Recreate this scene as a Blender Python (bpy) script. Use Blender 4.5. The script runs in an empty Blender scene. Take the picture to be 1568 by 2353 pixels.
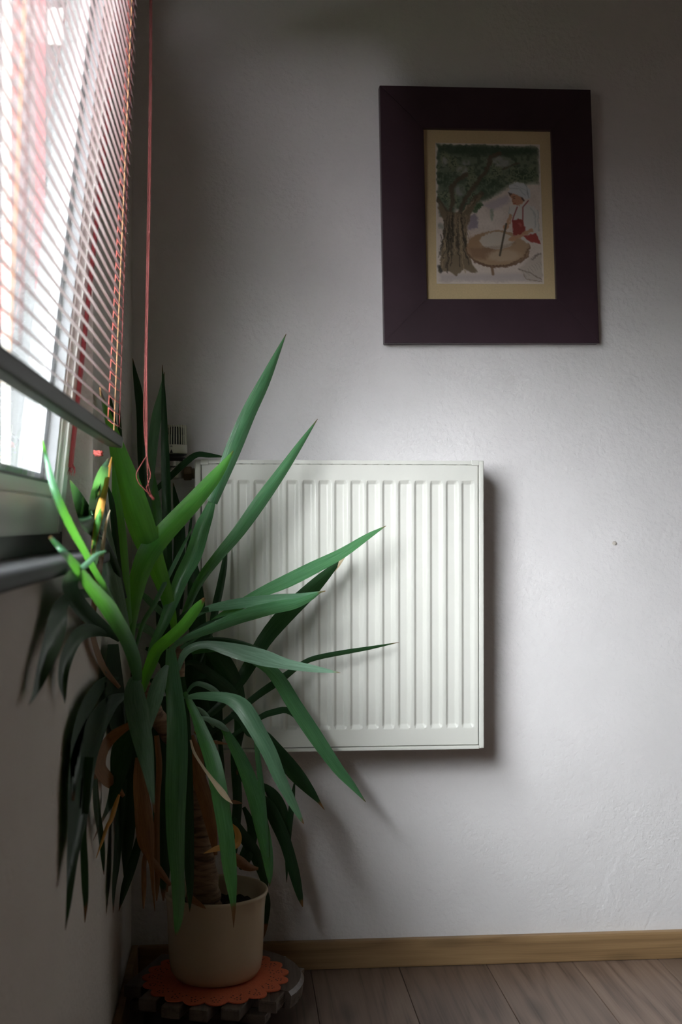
import bpy, bmesh, math, random
import numpy as np
from mathutils import Vector, Matrix
random.seed(7)
SC = bpy.context.scene
COL = SC.collection
PI = math.pi

# ------------------------------------------------------------------ camera
W, H = 1568, 2353
FPX = 2787.0
YAW, PITCH, CAMZ = math.radians(4.90), math.radians(0.586), 0.96
cam = bpy.data.cameras.new('camera')
camo = bpy.data.objects.new('camera', cam)
COL.objects.link(camo)
cam.sensor_fit = 'HORIZONTAL'
cam.sensor_width = 36.0
cam.lens = FPX / W * 36.0
cam.clip_start = 0.02
cam.dof.use_dof = True
cam.dof.focus_distance = 2.32
cam.dof.aperture_fstop = 8.0
camo.location = (0, 0, CAMZ)
camo.rotation_euler = (PI / 2 + PITCH, 0, -YAW)
SC.camera = camo

# ------------------------------------------------------------------ world, sun, exposure
SC.view_settings.view_transform = 'Standard'
SC.view_settings.look = 'None'
SC.view_settings.gamma = 1.0
SC.view_settings.use_curve_mapping = False
SC.view_settings.exposure = 0.65
world = bpy.data.worlds.new('sky')
SC.world = world
world.use_nodes = True
bg = world.node_tree.nodes['Background']
bg.inputs[0].default_value = (0.95, 0.96, 1.0, 1)
bg.inputs[1].default_value = 36.0
# overcast sky: three times as bright overhead as at the horizon
_w = world.node_tree
_tc = _w.nodes.new('ShaderNodeTexCoord'); _sx = _w.nodes.new('ShaderNodeSeparateXYZ'); _mr = _w.nodes.new('ShaderNodeMapRange')
_mr.inputs[1].default_value = 0.0; _mr.inputs[2].default_value = 1.0; _mr.inputs[3].default_value = 0.25; _mr.inputs[4].default_value = 1.0
_mx = _w.nodes.new('ShaderNodeMix'); _mx.data_type = 'RGBA'; _mx.inputs[6].default_value = (0, 0, 0, 1); _mx.inputs[7].default_value = (0.95, 0.96, 1.0, 1)
_w.links.new(_tc.outputs['Generated'], _sx.inputs[0]); _w.links.new(_sx.outputs[2], _mr.inputs[0])
_w.links.new(_mr.outputs[0], _mx.inputs[0]); _w.links.new(_mx.outputs[2], bg.inputs[0])
sl = bpy.data.lights.new('sun', 'SUN')
sl.energy = 20.0
sl.angle = math.radians(50)
sl.color = (1.0, 0.97, 1.0)
so = bpy.data.objects.new('sun', sl)
COL.objects.link(so)
so.rotation_euler = Vector((0.27, 1.0, -0.12)).to_track_quat('-Z', 'Y').to_euler()
so.location = (-2, 0, 3)
# portal across the window opening (guides sky sampling, gives off no light)
pl = bpy.data.lights.new('window_portal', 'AREA')
pl.shape = 'RECTANGLE'
pl.size, pl.size_y = 1.20, 1.96
pl.cycles.is_portal = True
po = bpy.data.objects.new('window_portal', pl)
COL.objects.link(po)
po.location = (-0.37, 0.985, 1.44)
po.rotation_euler = (0, -PI / 2, 0)

# ------------------------------------------------------------------ helpers
_F = Vector((math.sin(YAW) * math.cos(PITCH), math.cos(YAW) * math.cos(PITCH), math.sin(PITCH)))
_R = Vector((math.cos(YAW), -math.sin(YAW), 0))
_U = _R.cross(_F)
CAM = Vector((0, 0, CAMZ))

def at(px, py, Y):
    d = _F + _R * ((px - W / 2) / FPX) + _U * ((H / 2 - py) / FPX)
    return CAM + d * (Y / d.y)

def tag(o, label=None, cat=None, group=None, kind=None):
    if label: o['label'] = label
    if cat: o['category'] = cat
    if group: o['group'] = group
    if kind: o['kind'] = kind
    return o

def empty(name, loc=(0, 0, 0)):
    o = bpy.data.objects.new(name, None)
    o.empty_display_size = 0.05
    o.location = loc
    COL.objects.link(o)
    return o

def obj(name, bm, mat=None, parent=None, smooth=False, kind=None, label=None):
    me = bpy.data.meshes.new(name)
    bmesh.ops.recalc_face_normals(bm, faces=bm.faces[:])
    if smooth:
        for f in bm.faces: f.smooth = True
    if parent is not None:
        bm.transform(Matrix.Translation(-world_loc(parent)))
    bm.to_mesh(me)
    bm.free()
    if mat is not None:
        for m in (mat if isinstance(mat, (list, tuple)) else [mat]): me.materials.append(m)
    o = bpy.data.objects.new(name, me)
    COL.objects.link(o)
    if parent is not None: o.parent = parent
    if kind: o['kind'] = kind
    if label: o['label'] = label
    return o

def world_loc(o):
    v = Vector(o.location)
    while o.parent:
        o = o.parent
        v = v + Vector(o.location)
    return v

def box(bm, x0, x1, y0, y1, z0, z1, M=None, mi=0):
    vs = [bm.verts.new((x, y, z)) for x in (x0, x1) for y in (y0, y1) for z in (z0, z1)]
    if M is not None:
        for v in vs: v.co = M @ v.co
    fs = [(0, 1, 3, 2), (4, 6, 7, 5), (0, 4, 5, 1), (2, 3, 7, 6), (0, 2, 6, 4), (1, 5, 7, 3)]
    out = []
    for f in fs:
        fc = bm.faces.new([vs[i] for i in f]); fc.material_index = mi; out.append(fc)
    return vs

def bx(x0, x1, y0, y1, z0, z1, bev=0.0, seg=2, M=None):
    bm = bmesh.new()
    box(bm, x0, x1, y0, y1, z0, z1)
    if bev: bmesh.ops.bevel(bm, geom=bm.edges[:], offset=bev, segments=seg, profile=0.7, affect='EDGES')
    if M is not None: bm.transform(M)
    return bm

def tube(bm, pts, r, n=8, cap=True):
    pts = [Vector(p) for p in pts]
    rr = r if isinstance(r, (list, tuple)) else [r] * len(pts)
    rings = []
    up = None
    for i, p in enumerate(pts):
        t = (pts[min(i + 1, len(pts) - 1)] - pts[max(i - 1, 0)]).normalized()
        if up is None:
            up = Vector((0, 0, 1)) if abs(t.z) < 0.9 else Vector((1, 0, 0))
        a = t.cross(up).normalized()
        b = a.cross(t).normalized()
        up = b
        rings.append([bm.verts.new(p + (a * math.cos(2 * PI * k / n) + b * math.sin(2 * PI * k / n)) * rr[i]) for k in range(n)])
    for i in range(len(rings) - 1):
        for k in range(n):
            bm.faces.new((rings[i][k], rings[i][(k + 1) % n], rings[i + 1][(k + 1) % n], rings[i + 1][k]))
    if cap:
        bm.faces.new(rings[0]); bm.faces.new(rings[-1][::-1])

def lathe(bm, prof, n=40, c=(0, 0, 0), M=None, close=False):
    c = Vector(c)
    rings = []
    for r, z in prof:
        if r < 1e-6:
            rings.append([bm.verts.new(c + Vector((0, 0, z)))])
        else:
            rings.append([bm.verts.new(c + Vector((r * math.cos(2 * PI * k / n), r * math.sin(2 * PI * k / n), z))) for k in range(n)])
    for a, b in zip(rings[:-1], rings[1:]):
        for k in range(n):
            k2 = (k + 1) % n
            if len(a) == 1 and len(b) == 1: continue
            if len(a) == 1: bm.faces.new((a[0], b[k], b[k2]))
            elif len(b) == 1: bm.faces.new((a[k], a[k2], b[0]))
            else: bm.faces.new((a[k], a[k2], b[k2], b[k]))
    if M is not None:
        for ring in rings:
            for v in ring: v.co = M @ v.co

def spline(ps, n):
    """Catmull-Rom through rows of numbers, n samples per span"""
    P = np.array(ps, float)
    P = np.vstack([2 * P[0] - P[1], P, 2 * P[-1] - P[-2]])
    out = []
    for i in range(1, len(P) - 2):
        for k in range(n):
            t = k / n
            a, b, c, d = P[i - 1], P[i], P[i + 1], P[i + 2]
            out.append(0.5 * (2 * b + (c - a) * t + (2 * a - 5 * b + 4 * c - d) * t * t + (3 * b - a - 3 * c + d) * t ** 3))
    out.append(P[-2])
    return np.array(out)

# ------------------------------------------------------------------ materials
class NT:
    def __init__(self, name):
        self.m = bpy.data.materials.new(name)
        self.m.use_nodes = True
        self.t = self.m.node_tree
        self.b = self.t.nodes['Principled BSDF']
        self.out = self.t.nodes['Material Output']
    def n(self, typ, **kw):
        nd = self.t.nodes.new('ShaderNode' + typ)
        for k, v in kw.items():
            if k.startswith('i_'): nd.inputs[k[2:].replace('_', ' ')].default_value = v
            else: setattr(nd, k, v)
        return nd
    def l(self, a, b): self.t.links.new(a, b)
    def ramp(self, fac, stops):
        r = self.n('ValToRGB')
        e = r.color_ramp.elements
        while len(e) < len(stops): e.new(0.5)
        for el, (p, c) in zip(e, stops):
            el.position = p; el.color = (*c, 1)
        self.l(fac, r.inputs[0])
        return r.outputs[0]
    def bump(self, h, strength=0.3, dist=0.01, prev=None):
        b = self.n('Bump')
        b.inputs['Strength'].default_value = strength
        b.inputs['Distance'].default_value = dist
        self.l(h, b.inputs['Height'])
        if prev is not None: self.l(prev, b.inputs['Normal'])
        return b.outputs[0]
    def coord(self, kind='Object', scale=(1, 1, 1)):
        c = self.n('TexCoord')
        mp = self.n('Mapping')
        mp.inputs['Scale'].default_value = scale
        self.l(c.outputs[kind], mp.inputs[0])
        return mp.outputs[0]

def plain(name, col, rough=0.5, metal=0.0, spec=0.5, var=0.08, scale=60):
    t = NT(name)
    n = t.n('TexNoise'); n.inputs['Scale'].default_value = scale; n.inputs['Detail'].default_value = 4
    t.l(t.coord(), n.inputs['Vector'])
    c0 = tuple(max(0, c * (1 - var)) for c in col); c1 = tuple(min(1, c * (1 + var)) for c in col)
    t.l(t.ramp(n.outputs['Fac'], [(0.3, c0), (0.7, c1)]), t.b.inputs['Base Color'])
    t.b.inputs['Roughness'].default_value = rough
    t.b.inputs['Metallic'].default_value = metal
    t.b.inputs['Specular IOR Level'].default_value = spec
    return t.m

def plaster_mat(name, col):
    t = NT(name)
    co = t.coord()
    n1 = t.n('TexNoise', i_Scale=9.0, i_Detail=5.0); t.l(co, n1.inputs['Vector'])
    n2 = t.n('TexNoise', i_Scale=95.0, i_Detail=3.0, i_Roughness=0.55); t.l(co, n2.inputs['Vector'])
    n3 = t.n('TexNoise', i_Scale=330.0, i_Detail=2.0); t.l(co, n3.inputs['Vector'])
    v = t.n('TexVoronoi', i_Scale=16.0); t.l(co, v.inputs['Vector'])
    blob = t.ramp(v.outputs['Distance'], [(0.02, (1, 1, 1)), (0.075, (0, 0, 0))])
    c0 = tuple(c * 0.965 for c in col)
    t.l(t.ramp(n1.outputs['Fac'], [(0.35, c0), (0.65, col)]), t.b.inputs['Base Color'])
    b1 = t.bump(n1.outputs['Fac'], 0.25, 0.012)
    b2 = t.bump(n2.outputs['Fac'], 0.55, 0.004, b1)
    b3 = t.bump(blob, 0.20, 0.002, b2)
    b4 = t.bump(n3.outputs['Fac'], 0.22, 0.0012, b3)
    t.l(b4, t.b.inputs['Normal'])
    t.b.inputs['Roughness'].default_value = 0.75
    t.b.inputs['Specular IOR Level'].default_value = 0.25
    return t.m

def wood_mat(name, c_dark, c_mid, c_light, stretch=(9, 0.7, 9), rough=0.5, rings=6.0, knots=True, bump=0.08):
    t = NT(name)
    tc = t.n('TexCoord'); oi = t.n('ObjectInfo')
    add = t.n('VectorMath', operation='ADD'); sc = t.n('VectorMath', operation='SCALE')
    cmb = t.n('CombineXYZ')
    t.l(oi.outputs['Random'], cmb.inputs[0]); t.l(oi.outputs['Random'], cmb.inputs[1]); t.l(oi.outputs['Random'], cmb.inputs[2])
    t.l(cmb.outputs[0], sc.inputs[0]); sc.inputs['Scale'].default_value = 17.0
    t.l(tc.outputs['Object'], add.inputs[0]); t.l(sc.outputs[0], add.inputs[1])
    mp = t.n('Mapping'); mp.inputs['Scale'].default_value = stretch; t.l(add.outputs[0], mp.inputs[0])
    n1 = t.n('TexNoise', i_Scale=1.0, i_Detail=2.0, i_Distortion=0.3); t.l(mp.outputs[0], n1.inputs['Vector'])
    mul = t.n('Math', operation='MULTIPLY'); mul.inputs[1].default_value = rings; t.l(n1.outputs['Fac'], mul.inputs[0])
    fr = t.n('Math', operation='PINGPONG'); fr.inputs[1].default_value = 0.5; t.l(mul.outputs[0], fr.inputs[0])
    mp2 = t.n('Mapping'); mp2.inputs['Scale'].default_value = tuple(s * 22 if s > 2 else s * 4 for s in stretch); t.l(add.outputs[0], mp2.inputs[0])
    n2 = t.n('TexNoise', i_Scale=1.0, i_Detail=3.0); t.l(mp2.outputs[0], n2.inputs['Vector'])
    mix = t.n('Mix', data_type='FLOAT'); mix.inputs[0].default_value = 0.45
    t.l(fr.outputs[0], mix.inputs[2]); t.l(n2.outputs['Fac'], mix.inputs[3])
    col = t.ramp(mix.outputs[0], [(0.08, c_dark), (0.32, c_mid), (0.62, c_light)])
    if knots:
        mp3 = t.n('Mapping'); mp3.inputs['Scale'].default_value = tuple(s * 0.62 if s > 2 else s * 2.6 for s in stretch); t.l(add.outputs[0], mp3.inputs[0])
        v = t.n('TexVoronoi', i_Scale=1.0); t.l(mp3.outputs[0], v.inputs['Vector'])
        k = t.ramp(v.outputs['Distance'], [(0.05, (0.25, 0.25, 0.25)), (0.20, (1, 1, 1))])
        mx = t.n('Mix', data_type='RGBA', blend_type='MULTIPLY'); mx.inputs[0].default_value = 0.75
        t.l(col, mx.inputs[6]); t.l(k, mx.inputs[7]); col = mx.outputs[2]
    br = t.n('HueSaturation'); mr = t.n('MapRange'); mr.inputs[3].default_value = 0.85; mr.inputs[4].default_value = 1.12
    t.l(oi.outputs['Random'], mr.inputs[0]); t.l(mr.outputs[0], br.inputs['Value']); t.l(col, br.inputs['Color'])
    t.l(br.outputs[0], t.b.inputs['Base Color'])
    t.l(t.bump(n2.outputs['Fac'], bump, 0.002), t.b.inputs['Normal'])
    t.b.inputs['Roughness'].default_value = rough
    return t.m

def leaf_mat(name, c0, c1, trans, tmix, tipcol=(0.20, 0.10, 0.04), rough=0.36, streak=70, spec=0.5):
    t = NT(name)
    uv = t.n('UVMap'); sep = t.n('SeparateXYZ'); t.l(uv.outputs[0], sep.inputs[0])
    oi = t.n('ObjectInfo')
    cmb = t.n('CombineXYZ')
    m1 = t.n('Math', operation='MULTIPLY'); m1.inputs[1].default_value = 2.2; t.l(sep.outputs[1], m1.inputs[0])
    m2 = t.n('Math', operation='MULTIPLY'); m2.inputs[1].default_value = streak / 4; t.l(sep.outputs[0], m2.inputs[0])
    m3 = t.n('Math', operation='MULTIPLY'); m3.inputs[1].default_value = 40; t.l(oi.outputs['Random'], m3.inputs[0])
    t.l(m2.outputs[0], cmb.inputs[0]); t.l(m1.outputs[0], cmb.inputs[1]); t.l(m3.outputs[0], cmb.inputs[2])
    n = t.n('TexNoise', i_Scale=1.0, i_Detail=3.0); t.l(cmb.outputs[0], n.inputs['Vector'])
    col = t.ramp(n.outputs['Fac'], [(0.3, c0), (0.7, c1)])
    tip = t.n('Attribute', attribute_name='tip')
    mx = t.n('Mix', data_type='RGBA'); t.l(tip.outputs['Fac'], mx.inputs[0]); t.l(col, mx.inputs[6]); mx.inputs[7].default_value = (*tipcol, 1)
    t.l(mx.outputs[2], t.b.inputs['Base Color'])
    t.b.inputs['Roughness'].default_value = rough
    t.b.inputs['Specular IOR Level'].default_value = spec
    bmp = t.bump(n.outputs['Fac'], 0.25, 0.0015)
    t.l(bmp, t.b.inputs['Normal'])
    tr = t.n('BsdfTranslucent')
    mt = t.n('Mix', data_type='RGBA'); t.l(tip.outputs['Fac'], mt.inputs[0]); mt.inputs[6].default_value = (*trans, 1); mt.inputs[7].default_value = (*tipcol, 1)
    t.l(mt.outputs[2], tr.inputs['Color'])
    ms = t.n('MixShader'); ms.inputs[0].default_value = tmix
    t.l(t.b.outputs[0], ms.inputs[1]); t.l(tr.outputs[0], ms.inputs[2])
    t.l(ms.outputs[0], t.out.inputs['Surface'])
    return t.m

def glass_mat(name):
    t = NT(name)
    tr = t.n('BsdfTransparent'); tr.inputs[0].default_value = (0.97, 0.985, 0.98, 1)
    gl = t.n('BsdfGlossy'); gl.inputs['Roughness'].default_value = 0.02
    lw = t.n('LayerWeight')           # Schlick-style reflectance, the same from both sides of the sheet
    pw = t.n('Math', operation='POWER'); pw.inputs[1].default_value = 5.0; t.l(lw.outputs['Facing'], pw.inputs[0])
    fr = t.n('Math', operation='MULTIPLY_ADD'); fr.inputs[1].default_value = 0.92; fr.inputs[2].default_value = 0.04; t.l(pw.outputs[0], fr.inputs[0])
    ms = t.n('MixShader'); t.l(fr.outputs[0], ms.inputs[0]); t.l(tr.outputs[0], ms.inputs[1]); t.l(gl.outputs[0], ms.inputs[2])
    t.l(ms.outputs[0], t.out.inputs['Surface'])
    return t.m

def cloth_trans(name, col, tcol, mix, rough=0.6):
    t = NT(name)
    t.b.inputs['Base Color'].default_value = (*col, 1); t.b.inputs['Roughness'].default_value = rough
    n = t.n('TexNoise', i_Scale=400.0); t.l(t.coord(), n.inputs['Vector'])
    t.l(t.bump(n.outputs['Fac'], 0.2, 0.0005), t.b.inputs['Normal'])
    tr = t.n('BsdfTranslucent'); tr.inputs[0].default_value = (*tcol, 1)
    ms = t.n('MixShader'); ms.inputs[0].default_value = mix
    t.l(t.b.outputs[0], ms.inputs[1]); t.l(tr.outputs[0], ms.inputs[2]); t.l(ms.outputs[0], t.out.inputs['Surface'])
    return t.m

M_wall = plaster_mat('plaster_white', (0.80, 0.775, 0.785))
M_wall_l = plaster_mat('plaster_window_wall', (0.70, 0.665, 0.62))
M_room = plain('warm_room_wall', (0.40, 0.345, 0.29), 0.9)
M_ceil = plain('ceiling_paint', (0.34, 0.32, 0.30), 0.9)
M_pvc = plain('white_plastic_frame', (0.74, 0.73, 0.71), 0.32, var=0.01)
M_fixed = plain('darkened_frame', (0.055, 0.055, 0.06), 0.4, var=0.03)  # white frame darkened in its colour so the daylight on it looks dimmer
M_sash_dark = plain('darkened_sash', (0.20, 0.20, 0.21), 0.4, var=0.03)  # outer side of the white sash, colour darkened to tone down glare
M_gasket = plain('grey_gasket', (0.10, 0.10, 0.11), 0.6)
M_alu = plain('aluminium_spacer', (0.30, 0.31, 0.32), 0.4, 0.6)
M_glass = glass_mat('window_glass')
M_sill = plain('grey_sill', (0.040, 0.040, 0.043), 0.6, spec=0.2)
M_plank = wood_mat('laminate_oak', (0.070, 0.045, 0.033), (0.165, 0.110, 0.083), (0.225, 0.157, 0.120), (11, 0.9, 11), 0.42, 7.0)
M_pine = wood_mat('pine_baseboard', (0.17, 0.095, 0.042), (0.32, 0.195, 0.092), (0.41, 0.26, 0.13), (0.9, 9, 16), 0.5, 5.0)
M_rad = plain('radiator_enamel', (0.66, 0.655, 0.615), 0.30, var=0.02, scale=12)
M_slat = cloth_trans('pink_slat', (0.14, 0.08, 0.09), (0.3, 0.12, 0.12), 0.02, 0.4)
M_rail = plain('blind_rail', (0.034, 0.034, 0.022), 0.45, 0.0, spec=0.25, var=0.04)
M_cord = cloth_trans('red_cord', (0.15, 0.020, 0.017), (0.4, 0.05, 0.04), 0.06)
M_ladder = cloth_trans('ladder_cord', (0.45, 0.10, 0.085), (0.7, 0.22, 0.16), 0.4)
M_lift = cloth_trans('lift_cord', (0.50, 0.28, 0.14), (0.7, 0.40, 0.18), 0.4)
M_tape = cloth_trans('red_tape', (0.55, 0.10, 0.12), (0.7, 0.18, 0.2), 0.3)
M_frame = plain('dark_plum_frame', (0.046, 0.024, 0.034), 0.42, var=0.15, scale=9)
M_mat = plain('tan_mat_board', (0.62, 0.475, 0.27), 0.85, var=0.05, scale=300)
M_pot = plain('cream_glaze', (0.52, 0.42, 0.285), 0.25, var=0.03, scale=8)
M_soil = plain('potting_soil', (0.025, 0.017, 0.011), 0.95, var=0.5, scale=150)
M_chrome = plain('brushed_nickel', (0.62, 0.60, 0.56), 0.28, 1.0, var=0.1)
M_brass = plain('tarnished_brass', (0.20, 0.15, 0.10), 0.35, 0.9, var=0.2)
M_pipe = plain('painted_pipe', (0.62, 0.57, 0.52), 0.45)
M_cream = plain('cream_plastic', (0.74, 0.72, 0.62), 0.4, var=0.02)
M_black = plain('black_plastic', (0.02, 0.02, 0.022), 0.45)
M_felt = plain('orange_felt', (0.62, 0.135, 0.055), 0.95, var=0.12, scale=500)
M_caddy = wood_mat('grey_slat_wood', (0.085, 0.066, 0.052), (0.16, 0.13, 0.108), (0.22, 0.185, 0.155), (14, 1.2, 14), 0.5, 4.0, False)
M_caddy_d = wood_mat('varnished_dark_wood', (0.05, 0.035, 0.028), (0.10, 0.075, 0.06), (0.14, 0.11, 0.09), (14, 1.2, 14), 0.22, 4.0, False)
M_wheel = plain('rubber_wheel', (0.018, 0.018, 0.02), 0.5)
M_bark = None
M_ground = plain('outdoor_grass', (0.10, 0.15, 0.07), 0.9, var=0.3, scale=3)
M_ext = plain('dark_sky_screen', (0.035, 0.037, 0.04), 0.9)  # dark tone for the added block that hides bright sky

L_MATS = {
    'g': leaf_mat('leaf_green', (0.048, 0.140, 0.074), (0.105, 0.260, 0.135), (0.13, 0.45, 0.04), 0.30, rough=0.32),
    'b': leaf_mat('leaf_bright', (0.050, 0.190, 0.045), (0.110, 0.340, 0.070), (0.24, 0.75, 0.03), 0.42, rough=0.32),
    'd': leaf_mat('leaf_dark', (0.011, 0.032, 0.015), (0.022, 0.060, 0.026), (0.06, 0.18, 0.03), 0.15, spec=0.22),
    't': leaf_mat('leaf_teal', (0.085, 0.200, 0.115), (0.160, 0.320, 0.195), (0.12, 0.34, 0.07), 0.2, rough=0.32),
    'p': leaf_mat('leaf_lit_tint', (0.15, 0.27, 0.19), (0.25, 0.41, 0.30), (0.12, 0.34, 0.07), 0.15, rough=0.32),  # lighter copy of the leaf green, window light put into the colour
    'o': leaf_mat('leaf_dry_brown', (0.15, 0.065, 0.022), (0.30, 0.14, 0.05), (0.4, 0.16, 0.04), 0.25, rough=0.6),
    'y': leaf_mat('leaf_dry_orange', (0.60, 0.27, 0.05), (0.78, 0.42, 0.10), (0.9, 0.45, 0.08), 0.35, rough=0.5),
    'c': leaf_mat('leaf_dry_cream', (0.62, 0.48, 0.30), (0.80, 0.68, 0.48), (0.8, 0.6, 0.35), 0.3, rough=0.6),
}
_t = NT('yucca_bark')
_n = _t.n('TexNoise', i_Scale=1.0, i_Detail=4.0, i_Distortion=0.6); _t.l(_t.coord('Object', (25, 25, 110)), _n.inputs['Vector'])
_t.l(_t.ramp(_n.outputs['Fac'], [(0.3, (0.07, 0.042, 0.025)), (0.5, (0.21, 0.13, 0.075)), (0.7, (0.30, 0.195, 0.115))]), _t.b.inputs['Base Color'])
_t.l(_t.bump(_n.outputs['Fac'], 0.9, 0.006), _t.b.inputs['Normal'])
_t.b.inputs['Roughness'].default_value = 0.85
M_bark = _t.m

# ------------------------------------------------------------------ structure
XL, YB, XR, YF, ZC = -0.225, 2.635, 3.0, -1.6, 2.62      # left wall, back wall, right wall, wall behind, ceiling
OY0, OY1, OZ0, OZ1 = 0.05, 1.92, 0.90, 1.98               # window opening, its unseen near end stretched to let in more light
XO = -0.365                                               # outside face of the window wall

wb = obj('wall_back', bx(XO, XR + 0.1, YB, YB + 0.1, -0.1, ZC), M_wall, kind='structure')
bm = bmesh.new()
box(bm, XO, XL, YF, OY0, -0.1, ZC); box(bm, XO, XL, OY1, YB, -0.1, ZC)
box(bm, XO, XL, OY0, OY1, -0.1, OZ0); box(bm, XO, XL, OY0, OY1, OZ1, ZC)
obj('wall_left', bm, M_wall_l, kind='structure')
obj('wall_right', bx(XR, XR + 0.1, YF, YB, -0.1, ZC), M_room, kind='structure')
obj('wall_rear', bx(XO, XR + 0.1, YF - 0.1, YF, -0.1, ZC), M_room, kind='structure')
obj('ceiling', bx(XO, XR + 0.1, YF - 0.1, YB + 0.1, ZC, ZC + 0.1), M_ceil, kind='structure')
obj('sky_screen', bx(-9.0, XO - 0.12, 5.2, 5.6, -3.0, 9.0), M_ext, kind='structure')      # added dark block, keeps bright sky out of the view through the window
obj('ground', bx(-40, XO - 0.6, -30, 30, -3.1, -3.0), M_ground, kind='structure')

# floor: slab with planks laid towards the back wall
floor = obj('floor', bx(XL, XR, YF, YB, -0.12, -0.0085), M_gasket, kind='structure')
PWD, PLN = 0.192, 1.285
plank_me = {}
i = 0
x = XL
while x < XR - 0.01:
    off = (i * 0.47) % 1.0 * PLN
    y = YB - 0.004 - off
    tops = [(y, YB - 0.004)] if off > 0.02 else []
    while y > YF:
        tops.append((max(YF, y - PLN), y)); y -= PLN
    for (a, b) in tops:
        if b - a < 0.02: continue
        xe = min(x + PWD, XR)
        pb = bx(x + 0.0006 - (x + xe) / 2, xe - 0.0006 - (x + xe) / 2, -(b - a) / 2 + 0.0006, (b - a) / 2 - 0.0006, -0.008, 0.0, 0.0008, 1)
        me = bpy.data.meshes.new('plank'); pb.to_mesh(me); pb.free(); me.materials.append(M_plank)
        o = bpy.data.objects.new('plank', me); COL.objects.link(o); o.parent = floor
        o.location = ((x + xe) / 2, (a + b) / 2, 0)
    x += PWD; i += 1

def baseboard(name, x0, x1, y0, y1, h):
    return obj(name, bx(x0, x1, y0, y1, 0.0005, h, 0.004, 2), M_pine, kind='structure')
bb = baseboard('baseboard_back', XL + 0.016, XR - 0.001, YB - 0.018, YB - 0.0005, 0.060)
bl = baseboard('baseboard_left', XL + 0.0005, XL + 0.016, YF, YB - 0.0005, 0.060)

# window sill
bm = bmesh.new()
box(bm, -0.30, -0.196, OY0 - 0.04, OY1 - 0.012, 0.9005, 0.920)
bmesh.ops.bevel(bm, geom=[e for e in bm.edges if all(v.co.x > -0.2 for v in e.verts)], offset=0.007, segments=4, profile=0.5, affect='EDGES')
obj('trim_1', bm, M_sill, kind='structure')

# window_1: fixed frame, sash tilted inwards at the top, glass
win = empty('window_1', (-0.30, (OY0 + OY1) / 2, 0.92)); win['kind'] = 'structure'
bm = bmesh.new()
fx0, fx1 = -0.340, -0.272
box(bm, fx0, fx1, OY0, OY0 + 0.06, 0.9, OZ1); box(bm, fx0, fx1, OY1 - 0.06, OY1, 0.9, OZ1)
box(bm, fx0, fx1, OY0 + 0.06, OY1 - 0.06, 0.9, 0.952); box(bm, fx0, fx1, OY0 + 0.06, OY1 - 0.06, OZ1 - 0.06, OZ1)
fixed = obj('fixed_frame', bm, M_fixed, win)
for z in (1.712,):
    k = obj('keeper', bx(-0.285, -0.262, OY1 - 0.067, OY1 - 0.0605, z - 0.028, z + 0.028, 0.002, 2), M_pvc, fixed)
# sash in local coordinates: origin at hinge line, u = into the room is +x, y, z up
LEAN = math.radians(5.85)
HX, HZ = -0.261, 0.946
SM = Matrix.Translation((HX, 0, HZ)) @ Matrix.Rotation(LEAN, 4, 'Y')
SY0, SY1, SH, SW = 0.11, 1.845, 0.985, 0.072
bm = bmesh.new()
def ring(bm, x0, x1, a0, a1, c0, c1, w, M):
    box(bm, x0, x1, a0, a0 + w, c0, c1, M); box(bm, x0, x1, a1 - w, a1, c0, c1, M)
    box(bm, x0, x1, a0 + w, a1 - w, c0, c0 + w, M); box(bm, x0, x1, a0 + w, a1 - w, c1 - w, c1, M)
ring(bm, -0.046, 0.0, SY0, SY1, 0, SH, 0.050, SM)
bmesh.ops.bevel(bm, geom=bm.edges[:], offset=0.003, segments=2, affect='EDGES')
sash = obj('sash_frame', bm, M_pvc, win)
bm = bmesh.new(); ring(bm, -0.066, -0.0462, SY0, SY1, 0, SH, 0.056, SM)
obj('darkened_sash_outer', bm, M_sash_dark, sash)  # outer half of the sash, dimmed by its colour
bm = bmesh.new()
ring(bm, -0.0225, -0.007, SY0 + 0.0502, SY1 - 0.0502, 0.0502, SH - 0.0502, 0.021, SM)
bmesh.ops.bevel(bm, geom=bm.edges[:], offset=0.004, segments=2, affect='EDGES')
obj('glazing_bead', bm, M_pvc, sash)
bm = bmesh.new(); ring(bm, -0.0405, -0.0276, SY0 + 0.0503, SY1 - 0.0503, 0.0503, SH - 0.0503, 0.0215, SM)
obj('glazing_rebate', bm, M_sash_dark, sash)  # dark ring over the white rebate sides, dims their glare by colour
bm = bmesh.new(); ring(bm, -0.0226, -0.0095, SY0 + 0.0714, SY1 - 0.0714, 0.0714, SH - 0.0714, 0.0035, SM)
obj('gasket', bm, M_gasket, sash)
bm = bmesh.new(); ring(bm, -0.0403, -0.0278, SY0 + 0.074, SY1 - 0.074, 0.074, SH - 0.074, 0.011, SM)
obj('spacer_bar', bm, M_alu, sash)
obj('pane', bx(-0.0272, -0.0232, SY0 + 0.052, SY1 - 0.052, 0.052, SH - 0.052, M=SM), M_glass, sash)
obj('pane', bx(-0.0448, -0.0408, SY0 + 0.052, SY1 - 0.052, 0.052, SH - 0.052, M=SM), M_glass, sash)
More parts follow.
